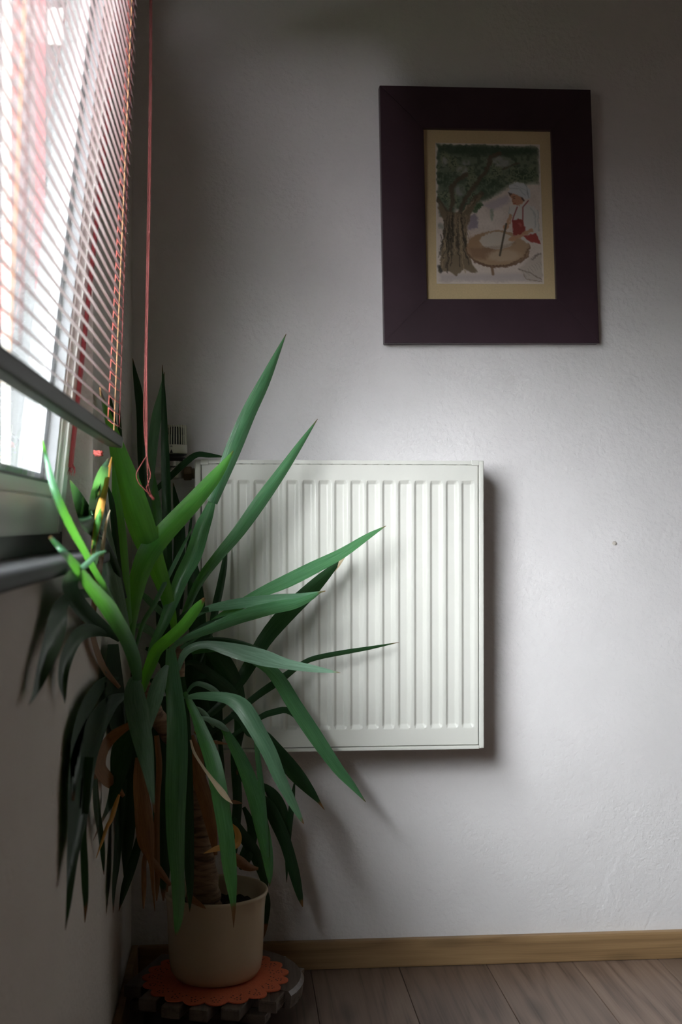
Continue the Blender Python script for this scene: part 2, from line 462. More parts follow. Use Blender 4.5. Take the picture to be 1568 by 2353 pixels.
# tape along the free edge of the sash and a wider one on the jamb behind the glass
bm = bmesh.new()
box(bm, 0.0005, 0.005, SY1 - 0.013, SY1 + 0.004, 0.10, SH - 0.02, SM)
t_ = obj('red_tape', bm, M_tape, sash, label='red woven tape along the edge of the white sash')
bm = bmesh.new()
for k in range(14):
    p = SM @ Vector((0.002 + random.uniform(-.002, .004), SY1 - 0.003 + random.uniform(-.006, .006), 0.105))
    q = p + Vector((random.uniform(-.004, .006), random.uniform(-.012, .012), random.uniform(-.018, -.006)))
    tube(bm, [p, (p + q) / 2 + Vector((random.uniform(-.003, .003),) * 3), q], 0.0006, 5)
obj('frayed_end', bm, M_tape, t_, smooth=True)
obj("red_strip", bx(-0.303, -0.289, OY1 - 0.0655, OY1 - 0.0602, 0.96, OZ1 - 0.06), M_tape, win, label='dark red seal strip along the window jamb')

# small marks on the back wall
p = at(1412, 1248, YB)
bm = bmesh.new(); lathe(bm, [(0.0045, 0.0), (0.0045, 0.0035), (0.0025, 0.0045), (0.0, 0.004)], 14, M=Matrix.Translation(p) @ Matrix.Rotation(PI / 2, 4, 'X'))
obj('wall_plug', bm, M_pipe, wb, smooth=True)

# patched, cracked plaster low on the wall
cpt = at(1400, 2040, YB)
bm = bmesh.new()
gn = 44
gv = {}
rp = random.Random(11)
for i in range(gn + 1):
    for j in range(gn + 1):
        u_, v_ = i / gn * 2 - 1, j / gn * 2 - 1
        d = math.hypot(u_ * 1.0, v_ * 1.0)
        h = 0.0020 * max(0, 1 - d ** 2.5) * (0.65 + 0.35 * math.sin(5 * u_ + 3 * v_) * math.cos(4 * v_ - 2 * u_))
        ridge = u_ - 0.45 * v_ + 0.10 * math.sin(6 * v_)          # a raised seam running up to the right
        h += 0.0011 * math.exp(-(ridge / 0.10) ** 2) * max(0, 1 - d * d) * (0.6 + 0.4 * math.sin(9 * v_ + 1))
        h -= 0.0006 * math.exp(-((ridge + 0.13) / 0.07) ** 2) * max(0, 1 - d * d)
        gv[i, j] = bm.verts.new((cpt.x + u_ * 0.085, YB + 0.0006 - h - (0.0008 if d < 1 else 0) * 0, cpt.z + v_ * 0.10))
for i in range(gn):
    for j in range(gn): bm.faces.new((gv[i, j], gv[i + 1, j], gv[i + 1, j + 1], gv[i, j + 1]))
obj('plaster_patch', bm, M_wall, wb, smooth=True)

# ------------------------------------------------------------------ venetian blind
def blind_x(z): return -0.156 + (z - 1.738) * (0.024 / 0.607)
BY0, BY1 = 0.08, 1.885
blind = empty('venetian_blind', (blind_x(1.1), (BY0 + BY1) / 2, 1.08))
tag(blind, 'dusty pink venetian blind with red cords hanging over the tilted window', 'blind')
PITCHZ = 0.0175
sw = 0.018
def slat_tilt(z):
    return math.radians(float(np.interp(z, [1.10, 1.20, 1.30, 1.50, 1.74, 1.95], [33, 43, 53, 64, 71, 72])))
zs = [1.1085 + k * PITCHZ for k in range(47)]
for z in zs:
    a = slat_tilt(z)
    bm = bmesh.new()
    L = []
    for k in range(5):
        s = (k / 4 - 0.5)
        u = s * sw; c = 0.0016 * (1 - 4 * s * s)
        # outer edge (towards the window, -x) is the higher one
        dx = u * math.cos(a) + c * math.sin(a)
        dz = -u * math.sin(a) + c * math.cos(a)
        L.append([bm.verts.new((blind_x(z) + dx, y, z + dz)) for y in (BY0, BY1 - 0.004, BY1)])
    for a_, b_ in zip(L[:-1], L[1:]):
        for j in range(2): bm.faces.new((a_[j], a_[j + 1], b_[j + 1], b_[j]))
    obj('slat', bm, M_slat, blind, smooth=True)
RM = Matrix.Translation((blind_x(1.085) - 0.004, 0, 1.0865)) @ Matrix.Rotation(math.radians(8), 4, 'Y')
rail = obj('bottom_rail', bx(-0.0120, 0.0120, BY0, BY1 - 0.01, -0.009, 0.009, 0.005, 3, RM), M_rail, blind)
obj('end_cap', bx(-0.0115, 0.0115, BY1 - 0.0098, BY1 - 0.006, -0.0085, 0.0085, 0.001, 1, RM), M_cream, rail)
obj('headrail', bx(blind_x(1.94) - 0.017, blind_x(1.94) + 0.017, BY0 - 0.01, BY1 + 0.01, 1.928, 1.955, 0.002, 2), M_rail, blind)
for yl in (1.802, 0.985, 0.2):
    bf, bk = [], []
    bm = bmesh.new()
    for z in zs:
        a = slat_tilt(z)
        f = Vector((blind_x(z) + sw / 2 * math.cos(a) + 0.0008, yl, z - sw / 2 * math.sin(a)))
        b = Vector((blind_x(z) - sw / 2 * math.cos(a) - 0.0008, yl, z + sw / 2 * math.sin(a)))
        bf.append(f); bk.append(b)
        n = Vector((math.sin(a), 0, math.cos(a))) * -0.0012
        tube(bm, [b, (b + f) / 2 + n, f], 0.00035, 5)
    obj('ladder_rung', bm, M_ladder, blind, smooth=True, kind='stuff')
    bm = bmesh.new(); tube(bm, bf + [bf[-1] + Vector((0, 0, 0.03))], 0.0006, 6); obj('ladder_cord', bm, M_cord, blind, smooth=True)
    bm = bmesh.new(); tube(bm, bk + [bk[-1] + Vector((0, 0, 0.02))], 0.0006, 6); obj('ladder_cord', bm, M_ladder, blind, smooth=True)
    bm = bmesh.new(); tube(bm, [(blind_x(z) + 0.001, yl - 0.003, z) for z in [1.09] + zs], 0.0006, 6); obj('lift_cord', bm, M_lift, blind, smooth=True)
# knot of red thread under the rail
bm = bmesh.new()
c = at(226, 1042, 1.83)
pts = [c + Vector((0.006 * math.sin(k * 1.9), 0.014 * math.cos(k * 0.43) , 0.004 * math.cos(k * 2.3))) for k in range(42)]
tube(bm, [tuple(r) for r in spline(pts, 3)], 0.0007, 5)
obj('thread_knot', bm, M_ladder, blind, smooth=True)
# pull cord: three strands joined in a loop with a knot
YC = 1.835
def pxpath(ps, Y): return [tuple(at(x, y, Y)) for x, y in ps]
for ps in ([(344, -950), (344.5, 0), (341, 400), (334, 800), (331, 960), (336, 1040), (336, 1049)],
           [(346, -950), (347, 0), (344, 400), (337, 800), (335, 960), (337, 1040), (337, 1049)],
           [(348, -950), (349, 0), (346, 400), (338, 800), (338, 960), (338, 1040), (338, 1049)]):
    bm = bmesh.new(); tube(bm, [tuple(r) for r in spline(pxpath(ps, YC), 6)], 0.00085, 6)
    obj('pull_cord', bm, M_cord, blind, smooth=True)
bm = bmesh.new()
tube(bm, [tuple(r) for r in spline(pxpath([(337, 1048), (326, 1065), (314, 1088), (318, 1108), (330, 1122), (345, 1137)], YC), 5)], 0.0008, 6)
tube(bm, [tuple(r) for r in spline(pxpath([(338, 1048), (341, 1068), (346, 1090), (341, 1110), (337, 1122), (345, 1137)], YC - .003), 5)], 0.0008, 6)
tube(bm, [tuple(r) for r in spline(pxpath([(338, 1048), (339, 1080), (341, 1112), (347, 1138)], YC + .002), 5)], 0.0008, 6)
loop = obj('cord_loop', bm, M_cord, blind, smooth=True)
bm = bmesh.new()
tube(bm, pxpath([(343, 1134), (346, 1138), (349, 1142), (352, 1146), (355, 1148)], YC - .001), [0.0014, 0.0024, 0.0019, 0.0026, 0.0016], 10)
obj('knot', bm, M_cord, loop, smooth=True)

# ------------------------------------------------------------------ radiator
RX0, RX1, RZ0, RZ1, RY = -0.0866, 0.5135, 0.4927, 1.0934, 2.495
rad = empty('radiator', ((RX0 + RX1) / 2, 2.54, RZ0))
tag(rad, 'cream white ribbed panel radiator mounted on the back wall beside the plant', 'radiator')
NCH, PCH = 17, 0.03333
px0 = (RX0 + RX1) / 2 - NCH * PCH / 2
X0p, X1p, Z0p, Z1p = RX0 + 0.014, RX1 - 0.012, RZ0 + 0.0085, RZ1 - 0.0095
chz0, chz1 = RZ0 + 0.044, RZ1 - 0.042
def pit(bm):
    xs = [(X0p, 0)]
    for k in range(NCH):
        a = px0 + k * PCH + 0.0035
        xs += [(a, 0), (a + 0.0045, 1), (a + 0.0195, 1), (a + 0.0265, 0)]
    xs.append((X1p, 0))
    zz = [(Z0p, 0), (chz0, 0), (chz0 + 0.008, 1), (chz1 - 0.008, 1), (chz1, 0), (Z1p, 0)]
    g = [[bm.verts.new((x, RY + 0.003 + 0.0055 * min(a, b), z)) for (z, b) in zz] for (x, a) in xs]
    for i in range(len(xs) - 1):
        for j in range(len(zz) - 1):
            bm.faces.new((g[i][j], g[i + 1][j], g[i + 1][j + 1], g[i][j + 1]))
    # wrap the panel edges back
    edge = [g[i][0] for i in range(len(xs))] + [g[-1][j] for j in range(1, len(zz))] + [g[i][-1] for i in range(len(xs) - 2, -1, -1)] + [g[0][j] for j in range(len(zz) - 2, 0, -1)]
    back = [bm.verts.new((v.co.x, RY + 0.018, v.co.z)) for v in edge]
    for k in range(len(edge)):
        k2 = (k + 1) % len(edge)
        bm.faces.new((edge[k], back[k], back[k2], edge[k2]))
bm = bmesh.new(); pit(bm)
fp = obj('front_panel', bm, M_rad, rad)
md = fp.modifiers.new('bevel', 'BEVEL'); md.width = 0.0016; md.segments = 2; md.limit_method = 'ANGLE'; md.angle_limit = math.radians(20)
obj('side_cover', bx(RX0, RX0 + 0.0125, RY, 2.598, RZ0 + 0.001, RZ1, 0.004, 3), M_rad, rad)
obj('side_cover', bx(RX1 - 0.0105, RX1, RY, 2.598, RZ0 + 0.001, RZ1, 0.004, 3), M_rad, rad)
bm = bmesh.new()
box(bm, RX0 + 0.0126, RX1 - 0.0106, RY + 0.001, RY + 0.007, RZ1 - 0.0085, RZ1 - 0.001)
box(bm, RX0 + 0.0126, RX1 - 0.0106, 2.590, 2.596, RZ1 - 0.0085, RZ1 - 0.001)
for k in range(24):
    xx = RX0 + 0.02 + k * 0.0238
    box(bm, xx, xx + 0.005, RY + 0.007, 2.590, RZ1 - 0.0075, RZ1 - 0.002)
obj('top_grille', bm, M_rad, rad)
# wrapped corner lips of the covers on the front
obj('corner_lip', bx(RX0 + 0.0124, RX0 + 0.028, RY - 0.0004, RY + 0.006, RZ1 - 0.0115, RZ1 + 0.0002, 0.0012, 2), M_rad, rad)
obj('corner_lip', bx(RX1 - 0.026, RX1 - 0.0104, RY - 0.0004, RY + 0.006, RZ1 - 0.0105, RZ1 + 0.0002, 0.0012, 2), M_rad, rad)
obj('bottom_edge', bx(RX0 + 0.0126, RX1 - 0.0106, RY, RY + 0.012, RZ0, RZ0 + 0.0072, 0.002, 2), M_rad, rad)
obj('back_panel', bx(X0p, X1p, 2.580, 2.592, Z0p, Z1p - 0.004), M_rad, rad)
bm = bmesh.new()
for k in range(30):
    xx = X0p + 0.015 + k * 0.0188
    box(bm, xx, xx + 0.001, RY + 0.0185, 2.5795, Z0p + 0.01, Z1p - 0.02)
obj('convector_fin', bm, M_rad, rad, kind='stuff')
bm = bmesh.new(); lathe(bm, [(0.0095, 0), (0.0095, 0.003), (0.008, 0.004), (0, 0.004)], 20, M=Matrix.Translation((RX1, 2.55, RZ1 - 0.031)) @ Matrix.Rotation(PI / 2, 4, 'Y'))
obj('end_plug', bm, M_pipe, rad, smooth=True, label='beige end plug on the right side')
for xx in (RX0 + 0.1, RX1 - 0.13): obj('wall_bracket', bx(xx, xx + 0.03, 2.5925, YB - 0.0005, RZ0 + 0.1, RZ1 - 0.1), M_rad, rad)

# ------------------------------------------------------------------ thermostatic valve
VY = 2.550
vc = at(404, 1088, VY)
valve = empty('radiator_valve', vc)
tag(valve, 'thermostatic valve with ribbed cream and black knob left of the radiator', 'valve')
sc = 2.535 / FPX
def zpx(y): return at(404, y, VY).z
def xpx(x): return at(x, 1088, VY).x
cx, cy = vc.x, VY
bm = bmesh.new(); lathe(bm, [(0, zpx(982)), (0.019, zpx(982)), (0.0205, zpx(985)), (0.0215, zpx(1022)), (0.0212, zpx(1024)), (0, zpx(1024))], 40, (cx, cy, 0))
knob = obj('knob', bm, M_black, valve, smooth=False)
bm = bmesh.new()
for k in range(26):
    a = 2 * PI * k / 26
    Mx = Matrix.Translation((cx, cy, 0)) @ Matrix.Rotation(a, 4, 'Z')
    for (za, zb, r) in ((zpx(1000.5), zpx(978), 0.0225), (zpx(1023), zpx(1000), 0.0236)):
        box(bm, 0.016, r, -0.0009, 0.0009, za, zb, Mx)
obj('knob_rib', bm, M_cream, knob, kind='stuff')
bm = bmesh.new(); lathe(bm, [(0.019, zpx(1022)), (0.0235, zpx(1023)), (0.0238, zpx(1041)), (0.0225, zpx(1043)), (0.015, zpx(1043))], 40, (cx, cy, 0))
ringo = obj('setting_ring', bm, M_cream, valve, smooth=True)
# snowflake mark and pointer on the ring
def onring(dx, z, r): return Vector((cx + dx, cy - math.sqrt(max(0, r * r - dx * dx)), z))
bm = bmesh.new()
zc = zpx(1027); x_c = xpx(395) - cx
for k in range(3):
    a = k * PI / 3
    d = Vector((math.cos(a), math.sin(a))) * 0.0021
    tube(bm, [onring(x_c - d.x, zc - d.y, 0.02385), onring(x_c + d.x, zc + d.y, 0.02385)], 0.00022, 4)
for k in range(2):
    tube(bm, [onring(x_c - .0022 + .0044 * k, zc - 0.0015, .02385), onring(x_c - .0022 + .0044 * k, zc + .0015, .02385)], 0.0002, 4)
obj('frost_mark', bm, M_black, ringo)
bm = bmesh.new()
a, b, c = onring(x_c - .0032, zpx(1042.5), .0243), onring(x_c + .0036, zpx(1042.5), .0243), onring(x_c + .0002, zpx(1033.5), .0243)
vs = [bm.verts.new(v) for v in (a, b, c)] + [bm.verts.new(v + Vector((0, .0015, 0))) for v in (a, b, c)]
bm.faces.new(vs[:3]); bm.faces.new(vs[3:][::-1])
for k in range(3): bm.faces.new((vs[k], vs[3 + k], vs[3 + (k + 1) % 3], vs[(k + 1) % 3]))
obj('pointer', bm, M_black, ringo)
bm = bmesh.new(); lathe(bm, [(0, zpx(1043)), (0.0225, zpx(1043.2)), (0.0225, zpx(1046)), (0.0175, zpx(1047)), (0.0175, zpx(1050)), (0.0205, zpx(1051)), (0.0205, zpx(1054)), (0.016, zpx(1055)), (0.0165, zpx(1060)), (0, zpx(1060))], 36, (cx, cy, 0))
obj('collar', bm, M_black, valve, smooth=True)
bm = bmesh.new(); lathe(bm, [(0, zpx(1060)), (0.0135, zpx(1060)), (0.0135, zpx(1071)), (0, zpx(1071))], 30, (cx, cy, 0))
for k in range(22):
    box(bm, 0.012, 0.0146, -0.0008, 0.0008, zpx(1071), zpx(1060.5), Matrix.Translation((cx, cy, 0)) @ Matrix.Rotation(2 * PI * k / 22, 4, 'Z'))
obj('lock_nut', bm, M_chrome, valve)
bm = bmesh.new()
lathe(bm, [(0, zpx(1071)), (0.0125, zpx(1071)), (0.0125, zpx(1080)), (0.0115, zpx(1096)), (0.009, zpx(1101)), (0, zpx(1102))], 28, (cx, cy, 0))
tube(bm, [(xpx(378), cy, vc.z), (xpx(424), cy, vc.z)], 0.0105, 20)
obj('valve_body', bm, M_chrome, valve, smooth=True)
def hexnut(x0, x1, r, mat, name):
    bm = bmesh.new(); tube(bm, [(x0, cy, vc.z), (x1, cy, vc.z)], r, 6)
    bmesh.ops.bevel(bm, geom=bm.edges[:], offset=0.0012, segments=2, affect='EDGES')
    return obj(name, bm, mat, valve)
hexnut(xpx(356), xpx(374), 0.0155, M_chrome, 'pipe_nut')
hexnut(xpx(423), xpx(441), 0.0165, M_brass, 'union_nut')
bm = bmesh.new(); tube(bm, [(xpx(441), cy, vc.z), (RX0 - 0.0003, cy, vc.z)], 0.011, 16); obj('union_tail', bm, M_brass, valve, smooth=True)
bm = bmesh.new(); tube(bm, [(XL + 0.0005, cy, vc.z), (xpx(357), cy, vc.z)], 0.0105, 16); obj('pipe', bm, M_pipe, valve, smooth=True)

# ------------------------------------------------------------------ framed painting
FYF, FYB = YB - 0.026, YB - 0.001
O4 = [at(x, y, FYF) for x, y in ((873, 196), (1358, 206), (1378, 788), (884, 788))]
I4 = [at(x, y, FYF) for x, y in ((974, 294), (1268, 299), (1280, 687), (982, 687))]
cen = sum(O4, Vector()) / 4
pic = empty('framed_painting', (cen.x, FYB, O4[3].z))
tag(pic, 'watercolour of a woman baking under a tree in a wide dark plum frame', 'picture')
for k in range(4):
    k2 = (k + 1) % 4
    bm = bmesh.new()
    q = [O4[k], O4[k2], I4[k2], I4[k]]
    f = [bm.verts.new(v) for v in q]
    b = [bm.verts.new((v.x, FYB, v.z)) for v in q]
    bm.faces.new(f); bm.faces.new(b[::-1])
    for j in range(4): bm.faces.new((f[j], b[j], b[(j + 1) % 4], f[(j + 1) % 4]))
    bmesh.ops.bevel(bm, geom=[e for e in bm.edges if all(abs(v.co.y - FYF) < 1e-6 for v in e.verts)], offset=0.0012, segments=2, affect='EDGES')
    obj('frame_rail', bm, M_frame, pic)
MY = FYF + 0.012
bm = bmesh.new()
q = [Vector((v.x, MY, v.z)) + (v - sum(I4, Vector()) / 4).normalized() * 0.012 for v in I4]
for v in q: v.y = MY
f = [bm.verts.new(v) for v in q]; b = [bm.verts.new((v.x, MY + 0.003, v.z)) for v in q]
bm.faces.new(f); bm.faces.new(b[::-1])
for j in range(4): bm.faces.new((f[j], b[j], b[(j + 1) % 4], f[(j + 1) % 4]))
obj('mat_board', bm, M_mat, pic, label='tan mat board inside the frame')

# the painting itself: a fine grid whose points carry the paint colours
GW, GH = 200, 264
def srgb(c): return np.array([((v / 255) / 12.92 if v / 255 <= 0.04045 else ((v / 255 + 0.055) / 1.055) ** 2.4) for v in c])
rng = np.random.RandomState(5)
def lattice(n1, n2):
    g = rng.rand(n2 + 1, n1 + 1)
    ys = np.linspace(0, n2 - 1e-6, GH); xs = np.linspace(0, n1 - 1e-6, GW)
    yi = ys.astype(int); xi = xs.astype(int); fy = (ys - yi)[:, None]; fx = (xs - xi)[None, :]
    fy = fy * fy * (3 - 2 * fy); fx = fx * fx * (3 - 2 * fx)
    return (g[yi][:, xi] * (1 - fx) + g[yi][:, xi + 1] * fx) * (1 - fy) + (g[yi + 1][:, xi] * (1 - fx) + g[yi + 1][:, xi + 1] * fx) * fy
n_a, n_b, n_c = lattice(12, 16), lattice(34, 46), lattice(90, 120)
U, V = np.meshgrid(np.linspace(0, 1, GW), np.linspace(0, 1, GH))
# canvas position in the working units used below (about 1115 x 1490)
CX, CY = U * 1115, V * 1490
CXw, CYw = CX + (n_b - .5) * 22 + (n_c - .5) * 12, CY + (n_a - .5) * 16 + (n_c - .5) * 14
img = np.ones((GH, GW, 3)) * np.array((214, 200, 190.0))
img += ((n_a - .5) * 16)[..., None] + ((n_c - .5) * 10)[..., None]
def lay(mask, col, a=1.0):
    global img
    m = (np.clip(mask, 0, 1) * a)[..., None]
    img = img * (1 - m) + np.array(col, float) * m
def poly(pts, soft=6, warp=True):
    X, Y = (CXw, CYw) if warp else (CX, CY)
    P = np.array([(x - 195, y - 228) for x, y in pts], float)
    inside = np.zeros(X.shape, bool); dist = np.full(X.shape, 1e9)
    for i in range(len(P)):
        x1, y1 = P[i]; x2, y2 = P[(i + 1) % len(P)]
        cond = ((y1 > Y) != (y2 > Y))
        with np.errstate(divide='ignore', invalid='ignore'):
            xx = (x2 - x1) * (Y - y1) / (y2 - y1 + 1e-9) + x1
        inside ^= cond & (X < xx)
        L2 = (x2 - x1) ** 2 + (y2 - y1) ** 2 + 1e-9
        t = np.clip(((X - x1) * (x2 - x1) + (Y - y1) * (y2 - y1)) / L2, 0, 1)
        dist = np.minimum(dist, np.hypot(X - x1 - t * (x2 - x1), Y - y1 - t * (y2 - y1)))
    return np.clip(0.5 + np.where(inside, dist, -dist) / (2 * soft), 0, 1)
def stroke(pts, w, soft=5, warp=True):
    X, Y = (CXw, CYw) if warp else (CX, CY)
    dist = np.full(X.shape, 1e9)
    for (x1, y1), (x2, y2) in zip(pts[:-1], pts[1:]):
        x1 -= 195; x2 -= 195; y1 -= 228; y2 -= 228
        L2 = (x2 - x1) ** 2 + (y2 - y1) ** 2 + 1e-9
        t = np.clip(((X - x1) * (x2 - x1) + (Y - y1) * (y2 - y1)) / L2, 0, 1)
        dist = np.minimum(dist, np.hypot(X - x1 - t * (x2 - x1), Y - y1 - t * (y2 - y1)))
    return np.clip((w / 2 + soft - dist) / (2 * soft), 0, 1)
def ell(cx, cy, rx, ry, soft=0.05):
    d = np.hypot((CXw + 195 - cx) / rx, (CYw + 228 - cy) / ry)
    return np.clip((1 - d) / soft + 0.5, 0, 1)
# distance hills and washes
lay(poly([(680, 880), (820, 820), (960, 770), (970, 850), (800, 930)], 18), (178, 166, 176), .7)
lay(poly([(540, 1010), (600, 980), (640, 1020), (630, 1120), (530, 1140)], 10), (138, 128, 142), .8)
lay(poly([(755, 920), (800, 920), (790, 1050), (770, 1050)], 8), (150, 158, 140), .8)
lay(poly([(230, 1620), (1320, 1600), (1320, 1690), (230, 1690)], 20), (176, 166, 168), .55)
lay(stroke([(230, 1100), (300, 1140), (300, 1010)], 40, 14), (126, 130, 120), .6)
# crown of the tree
crown = poly([(195, 240), (1290, 262), (1285, 640), (1150, 650), (1040, 640), (940, 690), (800, 780), (690, 830), (560, 960), (470, 980), (400, 900), (380, 1000), (250, 1000), (205, 800)], 26)
lay(crown, (104, 116, 96), .92)
lay(crown * np.clip((n_b - .45) * 4, 0, 1), (74, 88, 70), .8)
lay(crown * np.clip((n_a - .55) * 5, 0, 1), (136, 142, 112), .6)
lay(crown * np.clip((n_c - .6) * 5, 0, 1) * np.clip((n_a - .35) * 3, 0, 1), (60, 74, 60), .75)
lay(poly([(200, 240), (1290, 262), (1285, 330), (800, 350), (200, 330)], 26), (66, 82, 68), .8)
for (x, y, rx, ry) in ((870, 420, 130, 60), (520, 430, 45, 35), (285, 430, 40, 45), (440, 730, 60, 60), (480, 520, 60, 45)):
    lay(ell(x, y, rx, ry, .5) * np.clip(n_b * 1.5, 0, 1), (168, 166, 164), .75)
for (x, y, rx, ry) in ((1130, 560, 150, 70), (760, 680, 130, 80), (300, 620, 90, 80), (1000, 300, 220, 50), (560, 320, 160, 60)):
    lay(ell(x, y, rx, ry, .6) * np.clip(n_c * 1.5, 0, 1), (58, 76, 58), .6)
for (x, y) in ((660, 880), (620, 920), (600, 950), (640, 900)):
    lay(ell(x, y, 30, 22, .4), (66, 92, 60), .8)
# boughs and trunk
for pts, w in (([(330, 1000), (370, 850), (350, 700), (420, 620), (520, 560)], 46), ([(440, 980), (500, 820), (620, 660), (730, 520), (780, 380), (880, 330)], 44),
               ([(520, 960), (600, 830), (680, 760)], 60), ([(330, 1010), (260, 900), (215, 830)], 46), ([(900, 500), (1000, 455), (1080, 430)], 16)):
    lay(stroke(pts, w, 8), (92, 80, 66), .85)
lay(poly([(300, 960), (470, 960), (560, 860), (650, 770), (680, 780), (560, 960), (530, 1100), (505, 1250), (520, 1400), (560, 1500), (620, 1590), (560, 1600), (480, 1560), (400, 1640), (330, 1590), (210, 1590), (215, 1530), (245, 1400), (270, 1200), (275, 1050), (220, 920), (230, 850)], 7), (122, 106, 84), .95)
for k in range(46):
    x0 = rng.uniform(250, 520); x1 = x0 + (x0 - 390) * rng.uniform(-.25, .1); x2 = x0 + (x0 - 380) * rng.uniform(.1, .55)
    y0 = rng.uniform(960, 1250); y2 = min(1600, y0 + rng.uniform(150, 420))
    dark = rng.rand() < .65
    lay(stroke([(x1, y0), (x0, (y0 + y2) / 2), (x2, y2)], rng.uniform(4, 13), 4), (62, 56, 46) if dark else (168, 148, 118), .75)
for k in range(9):
    x = rng.uniform(480, 640); lay(stroke([(x - 40, 1000 - (x - 480) * .9), (x, 930 - (x - 480) * .9)], 7, 4), (70, 60, 50) if k % 2 else (176, 156, 132), .7)
lay(stroke([(215, 1530), (240, 1590)], 30, 8), (50, 50, 48), .8)
# round baking board
lay(ell(840, 1350, 335, 200, .03), (120, 92, 70), .9)
lay(ell(840, 1335, 325, 188, .03), (176, 148, 118), .95)
lay(poly([(520, 1330), (860, 1330), (700, 1460), (560, 1440)], 20), (138, 106, 82), .75)
lay(poly([(520, 1230), (700, 1170), (640, 1330), (520, 1330)], 18), (160, 126, 94), .6)
lay(ell(830, 1260, 180, 92, .08), (206, 196, 184), .9)
lay(ell(900, 1420, 170, 60, .5), (196, 176, 152), .6)
lay(stroke([(700, 1340), (900, 1330), (1010, 1280)], 26, 14), (140, 116, 98), .5)
lay(stroke([(590, 1490), (760, 1535), (960, 1520), (1110, 1430), (1165, 1330)], 16, 6), (112, 84, 66), .8)
lay(stroke([(770, 1540), (780, 1615)], 28, 6, False), (132, 102, 78), .9)
# basket at the lower right
lay(poly([(1050, 1560), (1180, 1440), (1310, 1390), (1330, 1660), (1150, 1690)], 14), (188, 176, 164), .8)
lay(stroke([(1045, 1560), (1150, 1590), (1300, 1680)], 9, 4), (112, 98, 84), .7)
lay(stroke([(1100, 1610), (1130, 1670), (1300, 1690)], 9, 4), (128, 110, 92), .7)
lay(stroke([(1200, 1450), (1260, 1395), (1310, 1400)], 16, 6), (110, 98, 88), .7)
for k in range(8): lay(stroke([(1090 + 26 * k, 1580 - 14 * k), (1130 + 24 * k, 1640 - 14 * k)], 5, 3), (140, 130, 122), .6)
# the baker
lay(poly([(990, 890), (1130, 870), (1230, 880), (1275, 960), (1270, 1120), (1270, 1280), (1130, 1280), (1000, 1180), (1010, 1050), (960, 990), (950, 960)], 6), (206, 202, 196), .95)
lay(stroke([(1190, 900), (1240, 1000), (1230, 1120)], 10, 6), (150, 156, 154), .6)
lay(stroke([(970, 900), (955, 960), (1000, 990)], 8, 5), (150, 156, 152), .7)
lay(stroke([(1270, 930), (1275, 1150)], 10, 6), (140, 146, 144), .6)
lay(poly([(985, 1040), (1050, 1020), (1100, 1030), (1135, 1120), (1130, 1190), (1005, 1200), (1000, 1110)], 5), (146, 62, 56), .97)
lay(poly([(1110, 1210), (1250, 1180), (1285, 1290), (1170, 1270)], 5), (158, 64, 58), .95)
lay(stroke([(1050, 900), (1010, 1000), (995, 1050)], 12, 4, False), (140, 60, 58), .9)
lay(stroke([(1170, 830), (1110, 900), (1105, 1040)], 12, 4, False), (140, 58, 56), .9)
lay(ell(1080, 1085, 18, 22, .8), (190, 110, 100), .6)
lay(poly([(985, 760), (1100, 770), (1120, 840), (1070, 890), (1010, 880), (1000, 830), (985, 800)], 5), (186, 136, 106), .97)
lay(stroke([(1100, 780), (1120, 830)], 26, 5), (84, 60, 50), .85)
lay(stroke([(975, 745), (990, 780), (995, 740)], 14, 5), (80, 60, 52), .85)
lay(stroke([(1005, 795), (1030, 788)], 6, 3, False), (66, 48, 44), .9)
lay(stroke([(1012, 812), (1028, 808)], 7, 3, False), (60, 44, 40), .8)
lay(stroke([(1000, 820), (998, 838), (1010, 842)], 5, 3, False), (140, 92, 72), .8)
lay(stroke([(1014, 862), (1034, 860)], 7, 3, False), (150, 66, 58), .85)
lay(poly([(962, 740), (970, 670), (1030, 640), (1130, 650), (1195, 710), (1190, 790), (1150, 810), (1060, 780)], 6), (200, 202, 204), .97)
lay(stroke([(975, 700), (1080, 710), (1140, 770)], 7, 4), (146, 150, 154), .7)
lay(stroke([(1150, 660), (1170, 790)], 9, 4), (136, 142, 148), .7)
lay(stroke([(990, 660), (1090, 690), (1170, 730)], 6, 4), (160, 164, 168), .6)
lay(stroke([(975, 990), (930, 1100), (910, 1130)], 34, 5), (186, 146, 112), .95)
lay(ell(925, 1110, 32, 28, .2), (190, 146, 114), .95)
lay(stroke([(1200, 1150), (1090, 1200), (980, 1240)], 38, 6), (186, 146, 114), .95)
lay(ell(985, 1240, 44, 24, .25), (188, 146, 114), .9)
lay(stroke([(930, 1080), (895, 1230), (855, 1415)], 20, 4, False), (86, 78, 64), .95)
# white paper margin with rough painted edge
edge = np.minimum(np.minimum(CX, 1115 - CX), np.minimum(CY, 1490 - CY)) + (n_b - .5) * 26
lay(np.clip((20 - edge) / 10, 0, 1), (222, 210, 200), .95)
img = np.clip(img, 0, 255) / 255
lin = np.where(img <= 0.04045, img / 12.92, ((img + 0.055) / 1.055) ** 2.4)
PQ = [at(x, y, MY - 0.0012) for x, y in ((1001, 328), (1241, 332), (1251, 652.5), (1004, 652))]
uu, vv = U.ravel()[:, None], V.ravel()[:, None]
q = [np.array(v)[None, :] for v in PQ]
base = np.array(world_loc(pic))[None, :]
co = (q[0] * (1 - uu) + q[1] * uu) * (1 - vv) + (q[3] * (1 - uu) + q[2] * uu) * vv - base
me = bpy.data.meshes.new('print')
idx = np.arange(GW * GH).reshape(GH, GW)
faces = np.stack([idx[:-1, :-1], idx[1:, :-1], idx[1:, 1:], idx[:-1, 1:]], -1).reshape(-1, 4)
